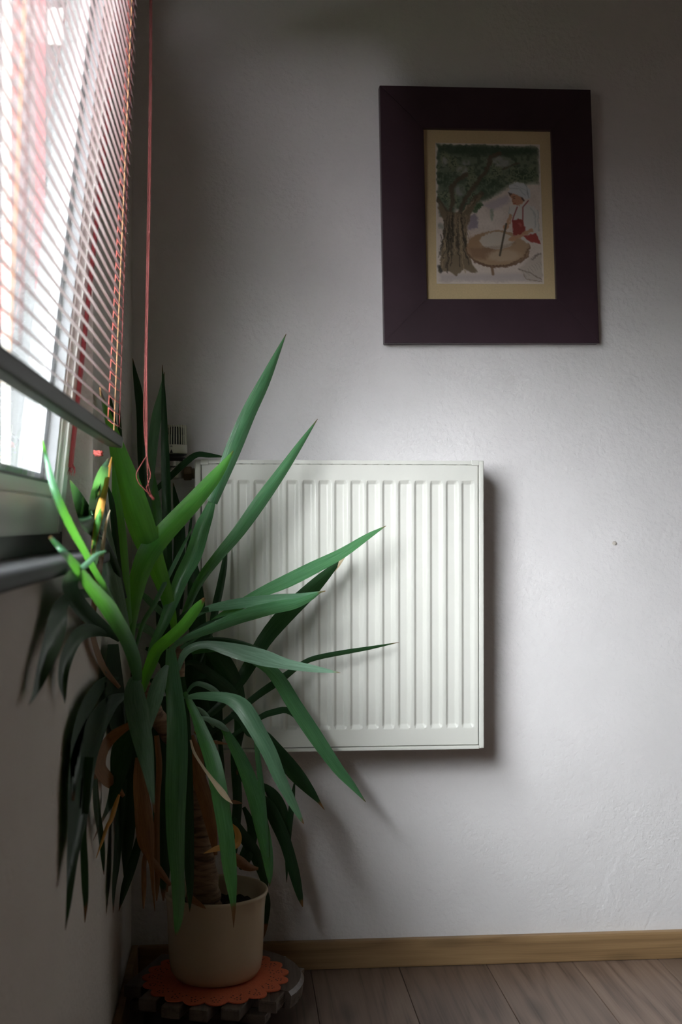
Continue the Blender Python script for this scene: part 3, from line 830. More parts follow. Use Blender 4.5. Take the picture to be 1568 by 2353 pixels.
# thin paper: side skirt round the edge
rim = np.concatenate([idx[0, :], idx[1:, -1], idx[-1, -2::-1], idx[-2:0:-1, 0]])
nv = GW * GH
back = co[rim] + np.array([[0, 0.0011, 0]])
sk = [(int(rim[k]), int(rim[(k + 1) % len(rim)]), nv + (k + 1) % len(rim), nv + k) for k in range(len(rim))]
me.from_pydata(np.vstack([co, back]).tolist(), [], faces.tolist() + sk)
ca = me.color_attributes.new('paint', 'FLOAT_COLOR', 'POINT')
allc = np.concatenate([np.concatenate([lin.reshape(-1, 3), np.ones((nv, 1))], 1), np.ones((len(rim), 4)) * 0.6])
ca.data.foreach_set('color', allc.ravel())
t = NT('watercolour_print')
a_ = t.n('Attribute', attribute_name='paint'); t.l(a_.outputs['Color'], t.b.inputs['Base Color'])
n_ = t.n('TexNoise', i_Scale=700.0); t.l(t.coord(), n_.inputs['Vector']); t.l(t.bump(n_.outputs['Fac'], 0.1, 0.0004), t.b.inputs['Normal'])
t.b.inputs['Roughness'].default_value = 0.8
me.materials.append(t.m)
o = bpy.data.objects.new('print', me); COL.objects.link(o); o.parent = pic
o['label'] = 'watercolour print of a tree and a woman at a round baking board'

# ------------------------------------------------------------------ plant caddy, doily, pot
PC = Vector((-0.040, 2.375, 0))
CR, CZ = 0.160, 0.083
caddy = empty('plant_caddy', (PC.x, PC.y, 0))
tag(caddy, 'round slatted wooden plant caddy on dark wheels in the corner', 'plant stand')
ang = math.radians(-20)
CM = Matrix.Translation((PC.x, PC.y, 0)) @ Matrix.Rotation(ang, 4, 'Z')
ns, swd, gap = 6, 0.036, 0.018
tot = ns * swd + (ns - 1) * gap
for k in range(ns):
    a = -tot / 2 + k * (swd + gap); b = a + swd
    m = (a + b) / 2
    hl = math.sqrt(max(0.0004, CR ** 2 - m ** 2)) + 0.004
    bm = bx(a, b, -hl, hl, CZ - 0.022, CZ, 0.004, 2, CM)
    obj('slat', bm, M_caddy if k < ns - 1 else M_caddy_d, caddy)
for m in (-0.085, 0.085):
    obj('cross_bar', bx(-0.135, 0.135, m - 0.018, m + 0.018, CZ - 0.040, CZ - 0.0225, 0.003, 2, CM), M_caddy_d, caddy)
# rounded rim board at the right hand end
bm = bmesh.new()
pr = []
for k in range(15):
    a = math.radians(-34 + 92 * k / 14)
    pr.append((math.cos(a), math.sin(a)))
top, bot = [], []
r0, r1 = 0.128, 0.171
ringv = []
for (c_, s_) in pr:
    ringv.append([bm.verts.new(Vector((r * c_ + PC.x, r * s_ + PC.y, z))) for r, z in ((r0, CZ - 0.0005 + .002), (r1 - .006, CZ + .0015), (r1, CZ - .006), (r1 - .003, CZ - .030), (r0, CZ - .034))])
for a_, b_ in zip(ringv[:-1], ringv[1:]):
    for j in range(5): bm.faces.new((a_[j], a_[(j + 1) % 5], b_[(j + 1) % 5], b_[j]))
bm.faces.new(ringv[0]); bm.faces.new(ringv[-1][::-1])
obj('rim_board', bm, M_caddy_d, caddy, smooth=False, label='glossy dark curved board at the edge')
for (sx, sy) in ((-1, -1), (1, -1), (-1, 1), (1, 1)):
    w_ = Vector((0.095 * sx, 0.085 * sy, 0.024))
    wm = CM @ Matrix.Translation(w_) @ Matrix.Rotation(PI / 2, 4, 'Y')
    bm = bmesh.new(); lathe(bm, [(0, -0.012), (0.019, -0.012), (0.0235, -0.007), (0.0235, 0.007), (0.019, 0.012), (0, 0.012)], 24, M=wm)
    wh = obj('wheel', bm, M_wheel, caddy, smooth=True)
    bm = bx(0.095 * sx - 0.006, 0.095 * sx + 0.006, 0.085 * sy - 0.006, 0.085 * sy + 0.006, 0.026, CZ - 0.0405, 0, 1, CM)
    obj('wheel_fork', bm, M_wheel, wh)

# scalloped felt doily
bm = bmesh.new()
n = 260
DR = 0.142
def dr(a):
    s = abs(math.sin(a * 9.5 + 0.6)) ** 0.75
    return DR * (0.885 + 0.115 * s)
zt, zb = CZ + 0.0040, CZ + 0.0018
def dz(a, r):
    return -0.0 * max(0, (r - 0.125) / 0.02) if -2.2 < a < -0.6 else 0.0
inner_t = bm.verts.new((PC.x, PC.y, zt)); inner_b = bm.verts.new((PC.x, PC.y, zb))
o_t, o_b, m_t = [], [], []
for k in range(n):
    a = -PI + 2 * PI * k / n
    r = dr(a)
    m_t.append(bm.verts.new((PC.x + 0.115 * math.cos(a), PC.y - 0.01 + 0.115 * math.sin(a), zt)))
    o_t.append(bm.verts.new((PC.x + r * math.cos(a), PC.y - 0.01 + r * math.sin(a), zt + dz(a, r))))
    o_b.append(bm.verts.new((PC.x + r * math.cos(a), PC.y - 0.01 + r * math.sin(a), zb + dz(a, r))))
for k in range(n):
    k2 = (k + 1) % n
    bm.faces.new((inner_t, m_t[k], m_t[k2])); bm.faces.new((m_t[k], o_t[k], o_t[k2], m_t[k2]))
    bm.faces.new((o_t[k], o_b[k], o_b[k2], o_t[k2])); bm.faces.new((inner_b, o_b[k2], o_b[k]))
doily = obj('doily', bm, M_felt)
tag(doily, 'scalloped orange felt doily under the cream flower pot', 'doily')
bm = bmesh.new()      # punched holes, drawn as flat dark discs lying on the felt
for k in range(19):
    a0 = (k * PI - 0.6 + PI / 2) / 9.5
    for (dr_, da) in ((0.118, 0), (0.122, .05), (0.122, -.05), (0.128, .025), (0.128, -.025), (0.112, .08), (0.112, -.08), (.106, .12), (.106, -.03)):
        a = a0 + da
        lathe(bm, [(0, zt + 0.00015), (0.0017, zt + 0.00015)], 8, (PC.x + dr_ * math.cos(a), PC.y - .01 + dr_ * math.sin(a), 0))
pb = obj('punched_hole', bm, M_soil, kind='stuff')
pb.parent = doily

# pot
PZ = CZ + 0.0043
pot = empty('flower_pot', (PC.x, PC.y, PZ))
tag(pot, 'cream glazed ceramic flower pot standing on the orange doily', 'pot')
bm = bmesh.new()
prof = [(0.0, PZ), (0.070, PZ), (0.080, PZ + 0.004), (0.0875, PZ + 0.016), (0.0905, PZ + 0.035), (0.0925, PZ + 0.08), (0.0945, PZ + 0.13), (0.0965, PZ + 0.150), (0.1000, PZ + 0.158), (0.1012, PZ + 0.1615), (0.1000, PZ + 0.1645), (0.0972, PZ + 0.1648), (0.0945, PZ + 0.162), (0.0915, PZ + 0.154), (0.089, PZ + 0.13), (0.0875, PZ + 0.08), (0.08, PZ + 0.012), (0.0, PZ + 0.010)]
lathe(bm, prof, 72, (PC.x, PC.y, 0))
obj('pot_body', bm, M_pot, pot, smooth=True)
bm = bmesh.new()
g = 26
vs = {}
for i in range(g + 1):
    for j in range(g + 1):
        x, y = (i / g - .5) * 2, (j / g - .5) * 2
        # square to disc
        u_, v_ = x * math.sqrt(1 - y * y / 2), y * math.sqrt(1 - x * x / 2)
        vs[i, j] = bm.verts.new((PC.x + u_ * 0.088, PC.y + v_ * 0.088, PZ + 0.128 + random.uniform(-.004, .004)))
for i in range(g):
    for j in range(g): bm.faces.new((vs[i, j], vs[i + 1, j], vs[i + 1, j + 1], vs[i, j + 1]))
obj('soil', bm, M_soil, pot, smooth=True)

# ------------------------------------------------------------------ yucca
plant = empty('yucca_plant', (PC.x, PC.y, PZ + 0.125))
tag(plant, 'tall leggy yucca with long drooping green leaves and dry brown ones by the radiator', 'plant')
bm = bmesh.new()
A = at(318, 1545, 2.16)
B = at(405, 1480, 2.30)
def trunk(pts, name='trunk'):
    bm = bmesh.new()
    S = spline(pts, 8)
    rr = [r[3] * (1 + 0.06 * math.sin(i * 1.7)) for i, r in enumerate(S)]
    tube(bm, [tuple(r[:3]) for r in S], rr, 18)
    return obj(name, bm, M_bark, plant, smooth=True)
p0 = at(468, 2062, 2.365); p1 = at(462, 1960, 2.355); p2 = at(446, 1850, 2.34); p3 = at(425, 1740, 2.32); p4 = at(408, 1620, 2.31)
base0 = Vector((p0.x + .002, p0.y, PZ + 0.12))
trunk([(*base0, .034), (*p0, .033), (*p1, .026), (*p2, .022), (*p3, .020), (*p4, .018), (*B, .014)])
trunk([(*p3, .016), (*at(370, 1660, 2.26), .016), (*at(335, 1600, 2.19), .016), (*A, .014)], 'branch')

def clampv(v):
    """keep a leaf point inside the room, sliding it along its own line of sight"""
    for _ in range(2):
        d = v - CAM
        lim = -0.214
        if v.z > 0.932 and OY0 < v.y < OY1 - 0.012:
            lim = -0.236 + max(0, (v.z - 0.95)) * 0.10
            if v.z > 1.102: lim = max(lim, blind_x(v.z) + 0.016)
        elif v.z > 0.86 and v.y < OY1 + 0.01: lim = -0.214 + 0.024 * min(1, (v.z - 0.86) / 0.036)
        if v.x < lim:
            v = CAM + d * (lim / v.x); d = v - CAM
        ymax = YB - 0.006
        if RX0 - 0.01 < v.x < RX1 + 0.01 and RZ0 - 0.01 < v.z < RZ1 + 0.006: ymax = RY - 0.006
        elif v.z < 0.07: ymax = YB - 0.025
        if v.y > ymax: v = CAM + d * (ymax / v.y)
    return v

def leaf(kind, pts, Y0, Y1, roll=0, tip='l', fold=0.16, tipw=0.05, ym=0.0, wav=0.0):
    """pts: (px, py, full width in px) rows; Y0 / Y1: distance of the first / last row"""
    ns_ = max(3, int(30 / len(pts)))
    S = spline([(x, y, w) for x, y, w in pts], ns_)
    seg = np.hypot(np.diff(S[:, 0]), np.diff(S[:, 1])); cum = np.concatenate([[0], np.cumsum(seg)]); cum /= cum[-1]
    n = len(S)
    C = []
    for i in range(n):
        t = cum[i]
        C.append(at(S[i, 0], S[i, 1], Y0 + (Y1 - Y0) * t + ym * 4 * t * (1 - t)))
    bm = bmesh.new()
    uvl = bm.loops.layers.uv.new('UVMap'); tl = bm.verts.layers.float.new('tip')
    rows, tv = [], []
    K = 6
    for i in range(n):
        T = (C[min(i + 1, n - 1)] - C[max(i - 1, 0)]).normalized()
        Vd = (C[i] - CAM).normalized()
        T2 = (T - Vd * T.dot(Vd) * 0.85).normalized()
        Sd = T2.cross(Vd).normalized(); N = Sd.cross(T2).normalized()
        r = math.radians(roll + wav * math.sin(cum[i] * 11 + len(pts)))
        wd = max(S[i, 2], 0.5) * C[i].y / FPX
        Sr = Sd * math.cos(r) + N * math.sin(r); Nr = N * math.cos(r) - Sd * math.sin(r)
        hw = wd / 2 / max(0.45, math.cos(r))
        row = []
        for k in range(K + 1):
            s = k / K * 2 - 1
            v = C[i] + Sr * (s * hw) - Nr * (fold * 2 * hw * (1 - abs(s) ** 1.5))
            bv = bm.verts.new(clampv(v))
            d_tip = (1 - cum[i]) if tip == 'l' else cum[i]
            bv[tl] = 0 if tip == 'n' else max(0.0, min(1.0, (tipw - d_tip) / 0.012 + 0.5 * math.sin(k * 5.1)))
            row.append(bv)
        rows.append(row); tv.append(cum[i])
    for i in range(n - 1):
        for k in range(K):
            f = bm.faces.new((rows[i][k], rows[i][k + 1], rows[i + 1][k + 1], rows[i + 1][k]))
            f.smooth = True
            for lp, (ii, kk) in zip(f.loops, ((i, k), (i, k + 1), (i + 1, k + 1), (i + 1, k))):
                lp[uvl].uv = (kk / K, tv[ii] * 4)
    me = bpy.data.meshes.new('leaf')
    bm.transform(Matrix.Translation(-world_loc(plant)))
    bm.to_mesh(me); bm.free()
    me.materials.append(L_MATS[kind])
    o = bpy.data.objects.new('leaf', me); COL.objects.link(o); o.parent = plant
    lab = {'o': 'dry brown leaf', 'y': 'dry orange leaf', 'p': 'green leaf tinted lighter for window light', 'c': 'dry cream leaf', 'b': 'bright yellow green leaf'}.get(kind)
    if lab: o['label'] = lab
    return o

# --- rear leaves first
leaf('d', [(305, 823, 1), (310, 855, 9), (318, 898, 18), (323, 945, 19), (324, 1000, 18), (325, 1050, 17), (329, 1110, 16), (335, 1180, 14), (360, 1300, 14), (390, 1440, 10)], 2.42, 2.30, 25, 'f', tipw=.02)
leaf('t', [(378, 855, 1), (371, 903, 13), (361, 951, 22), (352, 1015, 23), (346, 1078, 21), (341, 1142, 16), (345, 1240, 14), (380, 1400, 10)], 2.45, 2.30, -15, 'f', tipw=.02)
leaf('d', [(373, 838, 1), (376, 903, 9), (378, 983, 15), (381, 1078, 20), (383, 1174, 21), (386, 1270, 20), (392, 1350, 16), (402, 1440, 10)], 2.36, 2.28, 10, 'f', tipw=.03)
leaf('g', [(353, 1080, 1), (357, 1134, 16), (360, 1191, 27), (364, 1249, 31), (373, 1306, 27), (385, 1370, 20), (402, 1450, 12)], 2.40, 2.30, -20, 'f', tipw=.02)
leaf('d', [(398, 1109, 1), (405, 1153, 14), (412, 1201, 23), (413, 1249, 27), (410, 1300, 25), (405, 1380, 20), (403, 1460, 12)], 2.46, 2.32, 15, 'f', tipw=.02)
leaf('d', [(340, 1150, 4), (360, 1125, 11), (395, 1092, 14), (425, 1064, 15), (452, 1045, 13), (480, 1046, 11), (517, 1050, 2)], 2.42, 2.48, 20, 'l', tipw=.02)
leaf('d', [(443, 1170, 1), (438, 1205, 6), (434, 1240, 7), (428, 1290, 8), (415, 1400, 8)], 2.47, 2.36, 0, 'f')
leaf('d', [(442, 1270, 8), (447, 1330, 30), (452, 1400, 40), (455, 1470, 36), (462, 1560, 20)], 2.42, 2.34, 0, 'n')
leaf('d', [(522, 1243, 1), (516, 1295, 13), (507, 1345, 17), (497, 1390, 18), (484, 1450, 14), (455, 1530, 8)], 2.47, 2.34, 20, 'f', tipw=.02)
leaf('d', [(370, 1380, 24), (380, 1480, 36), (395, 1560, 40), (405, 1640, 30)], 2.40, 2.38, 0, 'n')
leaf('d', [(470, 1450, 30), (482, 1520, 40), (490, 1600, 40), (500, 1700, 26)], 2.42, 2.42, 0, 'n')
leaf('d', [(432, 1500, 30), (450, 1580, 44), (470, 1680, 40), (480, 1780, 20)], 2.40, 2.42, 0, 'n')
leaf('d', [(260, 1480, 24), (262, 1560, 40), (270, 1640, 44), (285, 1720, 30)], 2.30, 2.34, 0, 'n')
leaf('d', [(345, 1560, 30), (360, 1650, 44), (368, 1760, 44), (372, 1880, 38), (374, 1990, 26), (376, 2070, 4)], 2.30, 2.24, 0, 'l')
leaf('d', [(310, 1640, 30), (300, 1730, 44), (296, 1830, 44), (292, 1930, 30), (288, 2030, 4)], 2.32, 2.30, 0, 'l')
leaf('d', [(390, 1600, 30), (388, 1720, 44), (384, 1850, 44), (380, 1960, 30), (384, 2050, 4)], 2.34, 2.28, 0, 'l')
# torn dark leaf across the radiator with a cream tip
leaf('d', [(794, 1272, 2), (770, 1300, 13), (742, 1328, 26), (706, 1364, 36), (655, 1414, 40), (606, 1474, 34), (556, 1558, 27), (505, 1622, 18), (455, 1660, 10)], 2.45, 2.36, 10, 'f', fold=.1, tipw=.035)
leaf('c', [(797, 1274, 2), (785, 1285, 10), (776, 1300, 9), (768, 1313, 3)], 2.447, 2.445, 0, 'n')
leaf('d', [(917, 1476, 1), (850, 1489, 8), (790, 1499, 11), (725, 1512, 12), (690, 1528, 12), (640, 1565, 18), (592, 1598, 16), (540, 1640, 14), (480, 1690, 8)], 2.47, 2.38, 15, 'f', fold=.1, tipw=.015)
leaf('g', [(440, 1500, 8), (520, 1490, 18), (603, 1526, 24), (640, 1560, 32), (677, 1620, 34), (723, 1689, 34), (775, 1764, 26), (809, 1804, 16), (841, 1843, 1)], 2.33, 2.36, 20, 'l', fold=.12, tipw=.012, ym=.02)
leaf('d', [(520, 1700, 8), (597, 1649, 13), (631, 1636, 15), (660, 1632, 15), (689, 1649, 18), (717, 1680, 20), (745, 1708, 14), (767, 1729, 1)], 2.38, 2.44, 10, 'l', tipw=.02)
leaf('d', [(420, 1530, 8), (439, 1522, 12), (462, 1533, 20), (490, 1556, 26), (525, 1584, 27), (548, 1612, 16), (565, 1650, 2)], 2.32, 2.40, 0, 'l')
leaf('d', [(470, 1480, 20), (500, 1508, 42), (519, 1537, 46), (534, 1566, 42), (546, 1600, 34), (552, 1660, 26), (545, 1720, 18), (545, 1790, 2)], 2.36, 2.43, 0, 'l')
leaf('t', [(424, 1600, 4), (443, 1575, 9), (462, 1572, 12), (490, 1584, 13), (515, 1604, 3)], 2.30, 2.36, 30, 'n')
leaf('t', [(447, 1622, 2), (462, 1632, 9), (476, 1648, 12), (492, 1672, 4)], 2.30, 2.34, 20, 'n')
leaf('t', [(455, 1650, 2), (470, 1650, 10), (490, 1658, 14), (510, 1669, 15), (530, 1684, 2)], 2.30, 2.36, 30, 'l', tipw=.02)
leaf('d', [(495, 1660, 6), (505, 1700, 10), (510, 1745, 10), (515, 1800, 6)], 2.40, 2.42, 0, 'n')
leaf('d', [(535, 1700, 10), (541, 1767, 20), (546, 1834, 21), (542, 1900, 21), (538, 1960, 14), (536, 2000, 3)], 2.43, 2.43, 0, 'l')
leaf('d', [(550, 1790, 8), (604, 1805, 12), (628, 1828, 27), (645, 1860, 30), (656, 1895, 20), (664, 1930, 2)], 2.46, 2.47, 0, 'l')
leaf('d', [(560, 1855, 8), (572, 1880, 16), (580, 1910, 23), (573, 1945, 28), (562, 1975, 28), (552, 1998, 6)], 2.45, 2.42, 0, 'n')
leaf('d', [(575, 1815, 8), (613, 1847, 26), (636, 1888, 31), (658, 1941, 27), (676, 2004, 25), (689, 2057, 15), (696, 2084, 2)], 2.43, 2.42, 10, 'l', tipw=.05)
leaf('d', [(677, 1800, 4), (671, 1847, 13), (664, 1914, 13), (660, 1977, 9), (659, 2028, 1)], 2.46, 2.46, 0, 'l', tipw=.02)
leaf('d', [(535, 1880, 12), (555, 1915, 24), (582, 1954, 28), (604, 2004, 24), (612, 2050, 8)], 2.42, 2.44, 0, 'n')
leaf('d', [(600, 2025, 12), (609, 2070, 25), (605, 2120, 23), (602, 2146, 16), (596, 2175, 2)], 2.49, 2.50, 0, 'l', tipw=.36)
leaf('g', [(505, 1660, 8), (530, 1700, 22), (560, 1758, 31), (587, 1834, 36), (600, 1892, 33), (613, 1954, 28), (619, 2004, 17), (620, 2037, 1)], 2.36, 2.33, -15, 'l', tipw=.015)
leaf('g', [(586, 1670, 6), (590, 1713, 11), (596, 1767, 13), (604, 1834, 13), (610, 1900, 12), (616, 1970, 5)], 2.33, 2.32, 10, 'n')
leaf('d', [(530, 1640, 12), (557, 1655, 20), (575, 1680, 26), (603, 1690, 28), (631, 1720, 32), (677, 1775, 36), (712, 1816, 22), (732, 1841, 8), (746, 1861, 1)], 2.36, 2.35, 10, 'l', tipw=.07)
# --- leaves reaching right over the radiator
leaf('g', [(888, 1208, 1), (845, 1233, 14), (785, 1272, 24), (722, 1304, 30), (660, 1335, 31), (600, 1362, 24), (540, 1398, 22), (480, 1440, 18), (415, 1490, 8)], 2.40, 2.28, -20, 'f', fold=.14, tipw=.02)
leaf('t', [(748, 1358, 2), (690, 1371, 16), (640, 1377, 24), (580, 1383, 25), (520, 1391, 22), (470, 1402, 14), (430, 1430, 12), (402, 1475, 8)], 2.34, 2.26, -25, 'f', tipw=.04, wav=14)
leaf('g', [(738, 1360, 2), (712, 1374, 15), (675, 1388, 24), (631, 1396, 28), (585, 1408, 30), (545, 1420, 29), (488, 1443, 23), (430, 1466, 15), (390, 1492, 8)], 2.30, 2.22, 20, 'f', tipw=.02, wav=18)
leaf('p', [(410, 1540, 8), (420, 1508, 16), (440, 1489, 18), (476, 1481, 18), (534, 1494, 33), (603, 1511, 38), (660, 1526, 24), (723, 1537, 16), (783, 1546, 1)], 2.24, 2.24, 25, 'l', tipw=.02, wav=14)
leaf('d', [(420, 1500, 6), (450, 1478, 12), (495, 1471, 14), (550, 1478, 14), (600, 1492, 6)], 2.28, 2.33, 30, 'n')
leaf('g', [(658, 767, 1), (636, 815, 13), (606, 880, 27), (571, 950, 34), (537, 1030, 37), (509, 1100, 31), (488, 1155, 24)], 2.32, 2.27, 22, 'f', fold=.2, tipw=.02)
leaf('g', [(492, 1140, 12), (478, 1180, 26), (464, 1215, 35), (445, 1275, 38), (420, 1322, 34), (399, 1374, 30), (376, 1432, 24), (350, 1485, 14), (338, 1530, 8)], 2.275, 2.17, -12, 'n', fold=.18)
leaf('g', [(730, 963, 1), (692, 1018, 14), (650, 1080, 24), (600, 1150, 31), (550, 1220, 29), (500, 1280, 24), (462, 1330, 21), (437, 1380, 17), (415, 1440, 12), (398, 1500, 8)], 2.40, 2.28, 18, 'f', fold=.2, tipw=.015)
leaf('g', [(441, 1215, 3), (415, 1268, 9), (391, 1316, 10), (353, 1392, 11), (330, 1430, 10), (312, 1490, 8)], 2.20, 2.16, 30, 'n')
leaf('t', [(318, 1356, 3), (332, 1370, 13), (350, 1388, 15), (372, 1408, 14), (385, 1425, 6)], 2.26, 2.28, 0, 'n')
leaf('t', [(305, 1438, 5), (325, 1440, 17), (345, 1450, 18), (362, 1468, 12)], 2.22, 2.25, 0, 'n')
leaf('d', [(335, 1490, 6), (360, 1500, 22), (385, 1530, 26), (398, 1580, 20)], 2.24, 2.26, 0, 'n')
leaf('d', [(480, 1400, 10), (440, 1405, 14), (415, 1425, 16), (395, 1460, 14)], 2.26, 2.24, 0, 'n')
leaf('d', [(600, 1400, 6), (540, 1420, 20), (480, 1440, 24), (425, 1470, 16)], 2.30, 2.25, 10, 'n')
# --- upright leaves of the front head
leaf('t', [(250, 1052, 2), (236, 1090, 25), (224, 1150, 36), (228, 1200, 43), (237, 1250, 48), (249, 1310, 50), (265, 1370, 42), (284, 1440, 28), (298, 1505, 16)], 1.90, 2.13, 15, 'f', fold=.14, tipw=.01)
leaf('d', [(246, 1112, 2), (256, 1150, 12), (263, 1210, 15), (270, 1290, 16), (282, 1380, 12)], 1.97, 2.10, 0, 'n')
leaf('b', [(259, 1060, 2), (264, 1111, 14), (270, 1172, 25), (275, 1230, 31), (280, 1287, 30), (285, 1344, 28), (289, 1392, 24), (298, 1455, 17), (308, 1520, 12)], 2.02, 2.13, 15, 'f', fold=.2, tipw=.01)
leaf('d', [(250, 897, 1), (256, 931, 8), (264, 985, 13), (275, 1045, 16), (300, 1120, 14)], 2.05, 2.10, 0, 'f')
leaf('d', [(274, 912, 1), (275, 974, 8), (280, 1040, 10), (300, 1130, 10)], 2.06, 2.12, 0, 'f')
leaf('b', [(229, 890, 1), (240, 930, 12), (257, 985, 24), (277, 1055, 43), (296, 1115, 56), (313, 1170, 62), (331, 1225, 60), (350, 1275, 48), (372, 1335, 36), (392, 1400, 24), (402, 1450, 12)], 1.96, 2.24, -10, 'f', fold=.2, tipw=.06)
leaf('b', [(536, 1036, 2), (512, 1072, 20), (488, 1103, 32), (440, 1158, 41), (384, 1218, 46), (345, 1264, 50), (325, 1308, 44), (311, 1360, 38), (303, 1410, 30), (300, 1460, 20), (306, 1530, 12)], 2.18, 2.10, 18, 'f', fold=.2, tipw=.01)
leaf('b', [(470, 1374, 5), (460, 1388, 17), (447, 1405, 24), (420, 1440, 27), (390, 1467, 27), (362, 1492, 27), (347, 1525, 27), (335, 1558, 22), (328, 1590, 12)], 2.06, 2.13, 12, 'f', fold=.26, tipw=.045)
# --- leaves towards the window
leaf('g', [(90, 985, 1), (104, 1040, 7), (119, 1105, 15), (139, 1160, 18), (165, 1215, 18), (192, 1263, 16), (218, 1312, 14), (244, 1357, 14), (275, 1420, 12), (305, 1500, 8)], 1.50, 2.12, 15, 'f', tipw=.01, ym=-.33)
leaf('g', [(114, 1233, 8), (135, 1256, 14), (158, 1281, 18), (180, 1309, 22), (201, 1338, 27), (224, 1366, 33), (247, 1394, 37), (268, 1427, 36), (288, 1462, 33), (303, 1498, 31), (312, 1530, 28), (318, 1570, 18)], 1.38, 2.10, 20, 'f', fold=.22, tipw=.02, ym=-.18)
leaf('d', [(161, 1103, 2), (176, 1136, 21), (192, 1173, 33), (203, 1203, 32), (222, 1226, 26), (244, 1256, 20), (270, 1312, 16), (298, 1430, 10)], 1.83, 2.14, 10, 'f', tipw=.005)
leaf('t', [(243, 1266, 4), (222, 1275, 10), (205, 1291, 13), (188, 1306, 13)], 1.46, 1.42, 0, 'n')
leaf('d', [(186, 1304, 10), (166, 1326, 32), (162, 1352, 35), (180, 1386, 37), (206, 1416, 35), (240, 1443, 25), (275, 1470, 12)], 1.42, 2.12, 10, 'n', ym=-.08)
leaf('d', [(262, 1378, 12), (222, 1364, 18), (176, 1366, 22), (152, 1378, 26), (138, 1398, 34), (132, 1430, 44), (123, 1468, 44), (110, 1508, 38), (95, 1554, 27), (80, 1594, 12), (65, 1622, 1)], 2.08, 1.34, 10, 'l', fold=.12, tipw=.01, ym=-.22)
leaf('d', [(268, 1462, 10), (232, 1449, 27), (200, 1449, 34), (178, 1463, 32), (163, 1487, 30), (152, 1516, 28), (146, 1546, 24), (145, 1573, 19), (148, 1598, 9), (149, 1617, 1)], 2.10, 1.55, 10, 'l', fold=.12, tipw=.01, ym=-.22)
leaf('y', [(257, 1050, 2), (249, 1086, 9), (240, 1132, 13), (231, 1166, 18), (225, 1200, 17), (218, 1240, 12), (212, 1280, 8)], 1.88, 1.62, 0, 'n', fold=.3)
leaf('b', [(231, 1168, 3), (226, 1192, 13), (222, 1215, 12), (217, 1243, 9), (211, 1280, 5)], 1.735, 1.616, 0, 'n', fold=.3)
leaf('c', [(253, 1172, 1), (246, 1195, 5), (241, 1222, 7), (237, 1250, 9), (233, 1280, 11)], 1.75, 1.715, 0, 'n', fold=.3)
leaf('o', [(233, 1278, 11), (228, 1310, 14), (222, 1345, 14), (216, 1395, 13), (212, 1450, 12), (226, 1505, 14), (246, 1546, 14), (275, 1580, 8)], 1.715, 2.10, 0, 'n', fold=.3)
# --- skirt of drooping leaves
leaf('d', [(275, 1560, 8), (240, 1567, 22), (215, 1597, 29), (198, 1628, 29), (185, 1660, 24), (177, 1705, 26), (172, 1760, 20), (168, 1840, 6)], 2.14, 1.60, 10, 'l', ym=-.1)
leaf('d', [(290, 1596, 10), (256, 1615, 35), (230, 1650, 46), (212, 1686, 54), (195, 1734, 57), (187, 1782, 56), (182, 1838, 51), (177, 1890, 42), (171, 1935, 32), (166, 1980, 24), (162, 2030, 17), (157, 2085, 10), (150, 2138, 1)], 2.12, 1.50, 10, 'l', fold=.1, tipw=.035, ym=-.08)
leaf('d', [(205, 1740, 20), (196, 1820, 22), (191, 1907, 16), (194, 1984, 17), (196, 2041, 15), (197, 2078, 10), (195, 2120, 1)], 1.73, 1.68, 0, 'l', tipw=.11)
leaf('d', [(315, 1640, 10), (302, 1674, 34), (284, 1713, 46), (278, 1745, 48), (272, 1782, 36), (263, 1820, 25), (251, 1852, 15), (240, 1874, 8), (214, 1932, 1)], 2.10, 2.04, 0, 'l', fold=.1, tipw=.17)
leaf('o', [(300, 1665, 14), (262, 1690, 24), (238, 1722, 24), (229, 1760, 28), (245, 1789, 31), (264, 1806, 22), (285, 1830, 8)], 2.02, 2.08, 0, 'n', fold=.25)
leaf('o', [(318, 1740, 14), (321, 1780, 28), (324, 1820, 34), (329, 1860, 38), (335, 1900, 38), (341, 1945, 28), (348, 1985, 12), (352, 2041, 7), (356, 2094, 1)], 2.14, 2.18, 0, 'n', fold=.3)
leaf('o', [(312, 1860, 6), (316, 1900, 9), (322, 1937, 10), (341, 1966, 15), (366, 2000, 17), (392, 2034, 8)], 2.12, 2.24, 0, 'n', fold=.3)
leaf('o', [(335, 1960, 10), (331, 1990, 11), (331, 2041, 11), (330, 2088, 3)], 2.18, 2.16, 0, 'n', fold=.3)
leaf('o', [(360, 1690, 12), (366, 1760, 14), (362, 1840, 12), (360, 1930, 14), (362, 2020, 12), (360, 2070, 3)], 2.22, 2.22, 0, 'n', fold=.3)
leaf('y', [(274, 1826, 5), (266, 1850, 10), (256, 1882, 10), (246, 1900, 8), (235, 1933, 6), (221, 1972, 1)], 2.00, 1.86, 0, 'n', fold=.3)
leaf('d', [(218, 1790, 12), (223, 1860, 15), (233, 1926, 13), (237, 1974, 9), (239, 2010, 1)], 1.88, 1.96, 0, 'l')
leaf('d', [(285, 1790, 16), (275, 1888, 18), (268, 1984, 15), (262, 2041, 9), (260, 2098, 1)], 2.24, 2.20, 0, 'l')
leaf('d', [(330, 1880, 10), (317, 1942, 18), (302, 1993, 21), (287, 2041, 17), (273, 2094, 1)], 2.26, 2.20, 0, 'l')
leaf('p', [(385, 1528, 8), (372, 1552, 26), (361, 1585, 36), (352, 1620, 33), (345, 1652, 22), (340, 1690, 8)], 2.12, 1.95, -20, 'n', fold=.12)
leaf('p', [(322, 1556, 12), (312, 1566, 32), (309, 1595, 46), (315, 1630, 52), (324, 1680, 48), (333, 1725, 40), (341, 1770, 27), (347, 1810, 17), (352, 1842, 8), (355, 1868, 2)], 2.08, 1.80, 5, 'l', fold=.1, tipw=.07, ym=-.03)
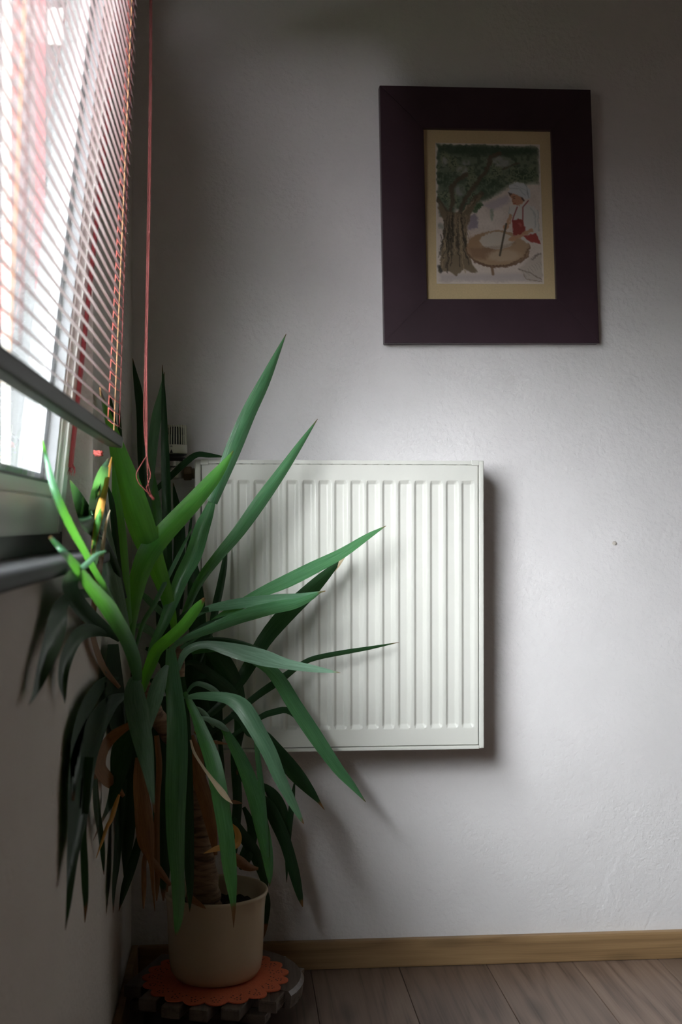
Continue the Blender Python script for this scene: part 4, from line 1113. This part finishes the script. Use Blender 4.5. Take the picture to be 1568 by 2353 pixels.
leaf('g', [(392, 1490, 20), (394, 1520, 27), (397, 1556, 34), (402, 1605, 40), (407, 1666, 46), (407, 1747, 49), (404, 1833, 47), (404, 1923, 41), (408, 2005, 32), (411, 2070, 28), (409, 2118, 19), (404, 2150, 3)], 2.14, 2.00, 20, 'l', fold=.12, tipw=.012, ym=-.04)
leaf('d', [(417, 1556, 16), (422, 1600, 19), (428, 1700, 24), (432, 1850, 26), (435, 1990, 22), (437, 2050, 14), (436, 2096, 1)], 2.20, 2.18, 0, 'l', tipw=.01)
leaf('g', [(425, 1590, 8), (436, 1614, 16), (451, 1646, 22), (464, 1680, 29), (478, 1716, 34), (491, 1755, 37), (502, 1808, 38), (512, 1866, 37), (520, 1920, 36), (526, 1975, 34), (531, 2020, 28), (535, 2062, 17), (537, 2095, 9), (537, 2132, 1)], 2.16, 2.08, -15, 'l', fold=.12, tipw=.10, wav=8, ym=-.04)
leaf('c', [(438, 1700, 4), (446, 1728, 6), (466, 1761, 6), (487, 1790, 9), (509, 1818, 14), (522, 1834, 10), (535, 1847, 1)], 2.10, 2.02, 25, 'n', fold=.3)
leaf('o', [(438, 1690, 14), (450, 1735, 30), (458, 1790, 32), (475, 1845, 34), (487, 1905, 24), (496, 1965, 8)], 2.26, 2.30, 0, 'n', fold=.25)
leaf('o', [(448, 1680, 8), (470, 1702, 8), (500, 1706, 8), (523, 1710, 2)], 2.26, 2.30, 0, 'n')
leaf('o', [(520, 1842, 3), (540, 1843, 9), (558, 1846, 1)], 2.30, 2.32, 0, 'n')
leaf('y', [(532, 1893, 4), (544, 1908, 12), (548, 1928, 16), (540, 1943, 16), (516, 1946, 14), (495, 1951, 12), (468, 1961, 1)], 2.34, 2.22, 10, 'n', fold=.2)
leaf('o', [(532, 1958, 8), (552, 1980, 24), (572, 1993, 18), (594, 1996, 6)], 2.36, 2.40, 0, 'n', fold=.25)
leaf('o', [(432, 2050, 4), (442, 2066, 14), (462, 2080, 9), (474, 2088, 1)], 2.27, 2.262, 0, 'n')
leaf('t', [(418, 1604, 3), (440, 1601, 12), (462, 1599, 17), (517, 1603, 25), (552, 1620, 38), (574, 1648, 40), (592, 1680, 37), (620, 1731, 35), (643, 1787, 29), (672, 1844, 20), (690, 1878, 10), (699, 1894, 1)], 2.16, 2.10, 20, 'l', fold=.16, tipw=.03, ym=-.03)
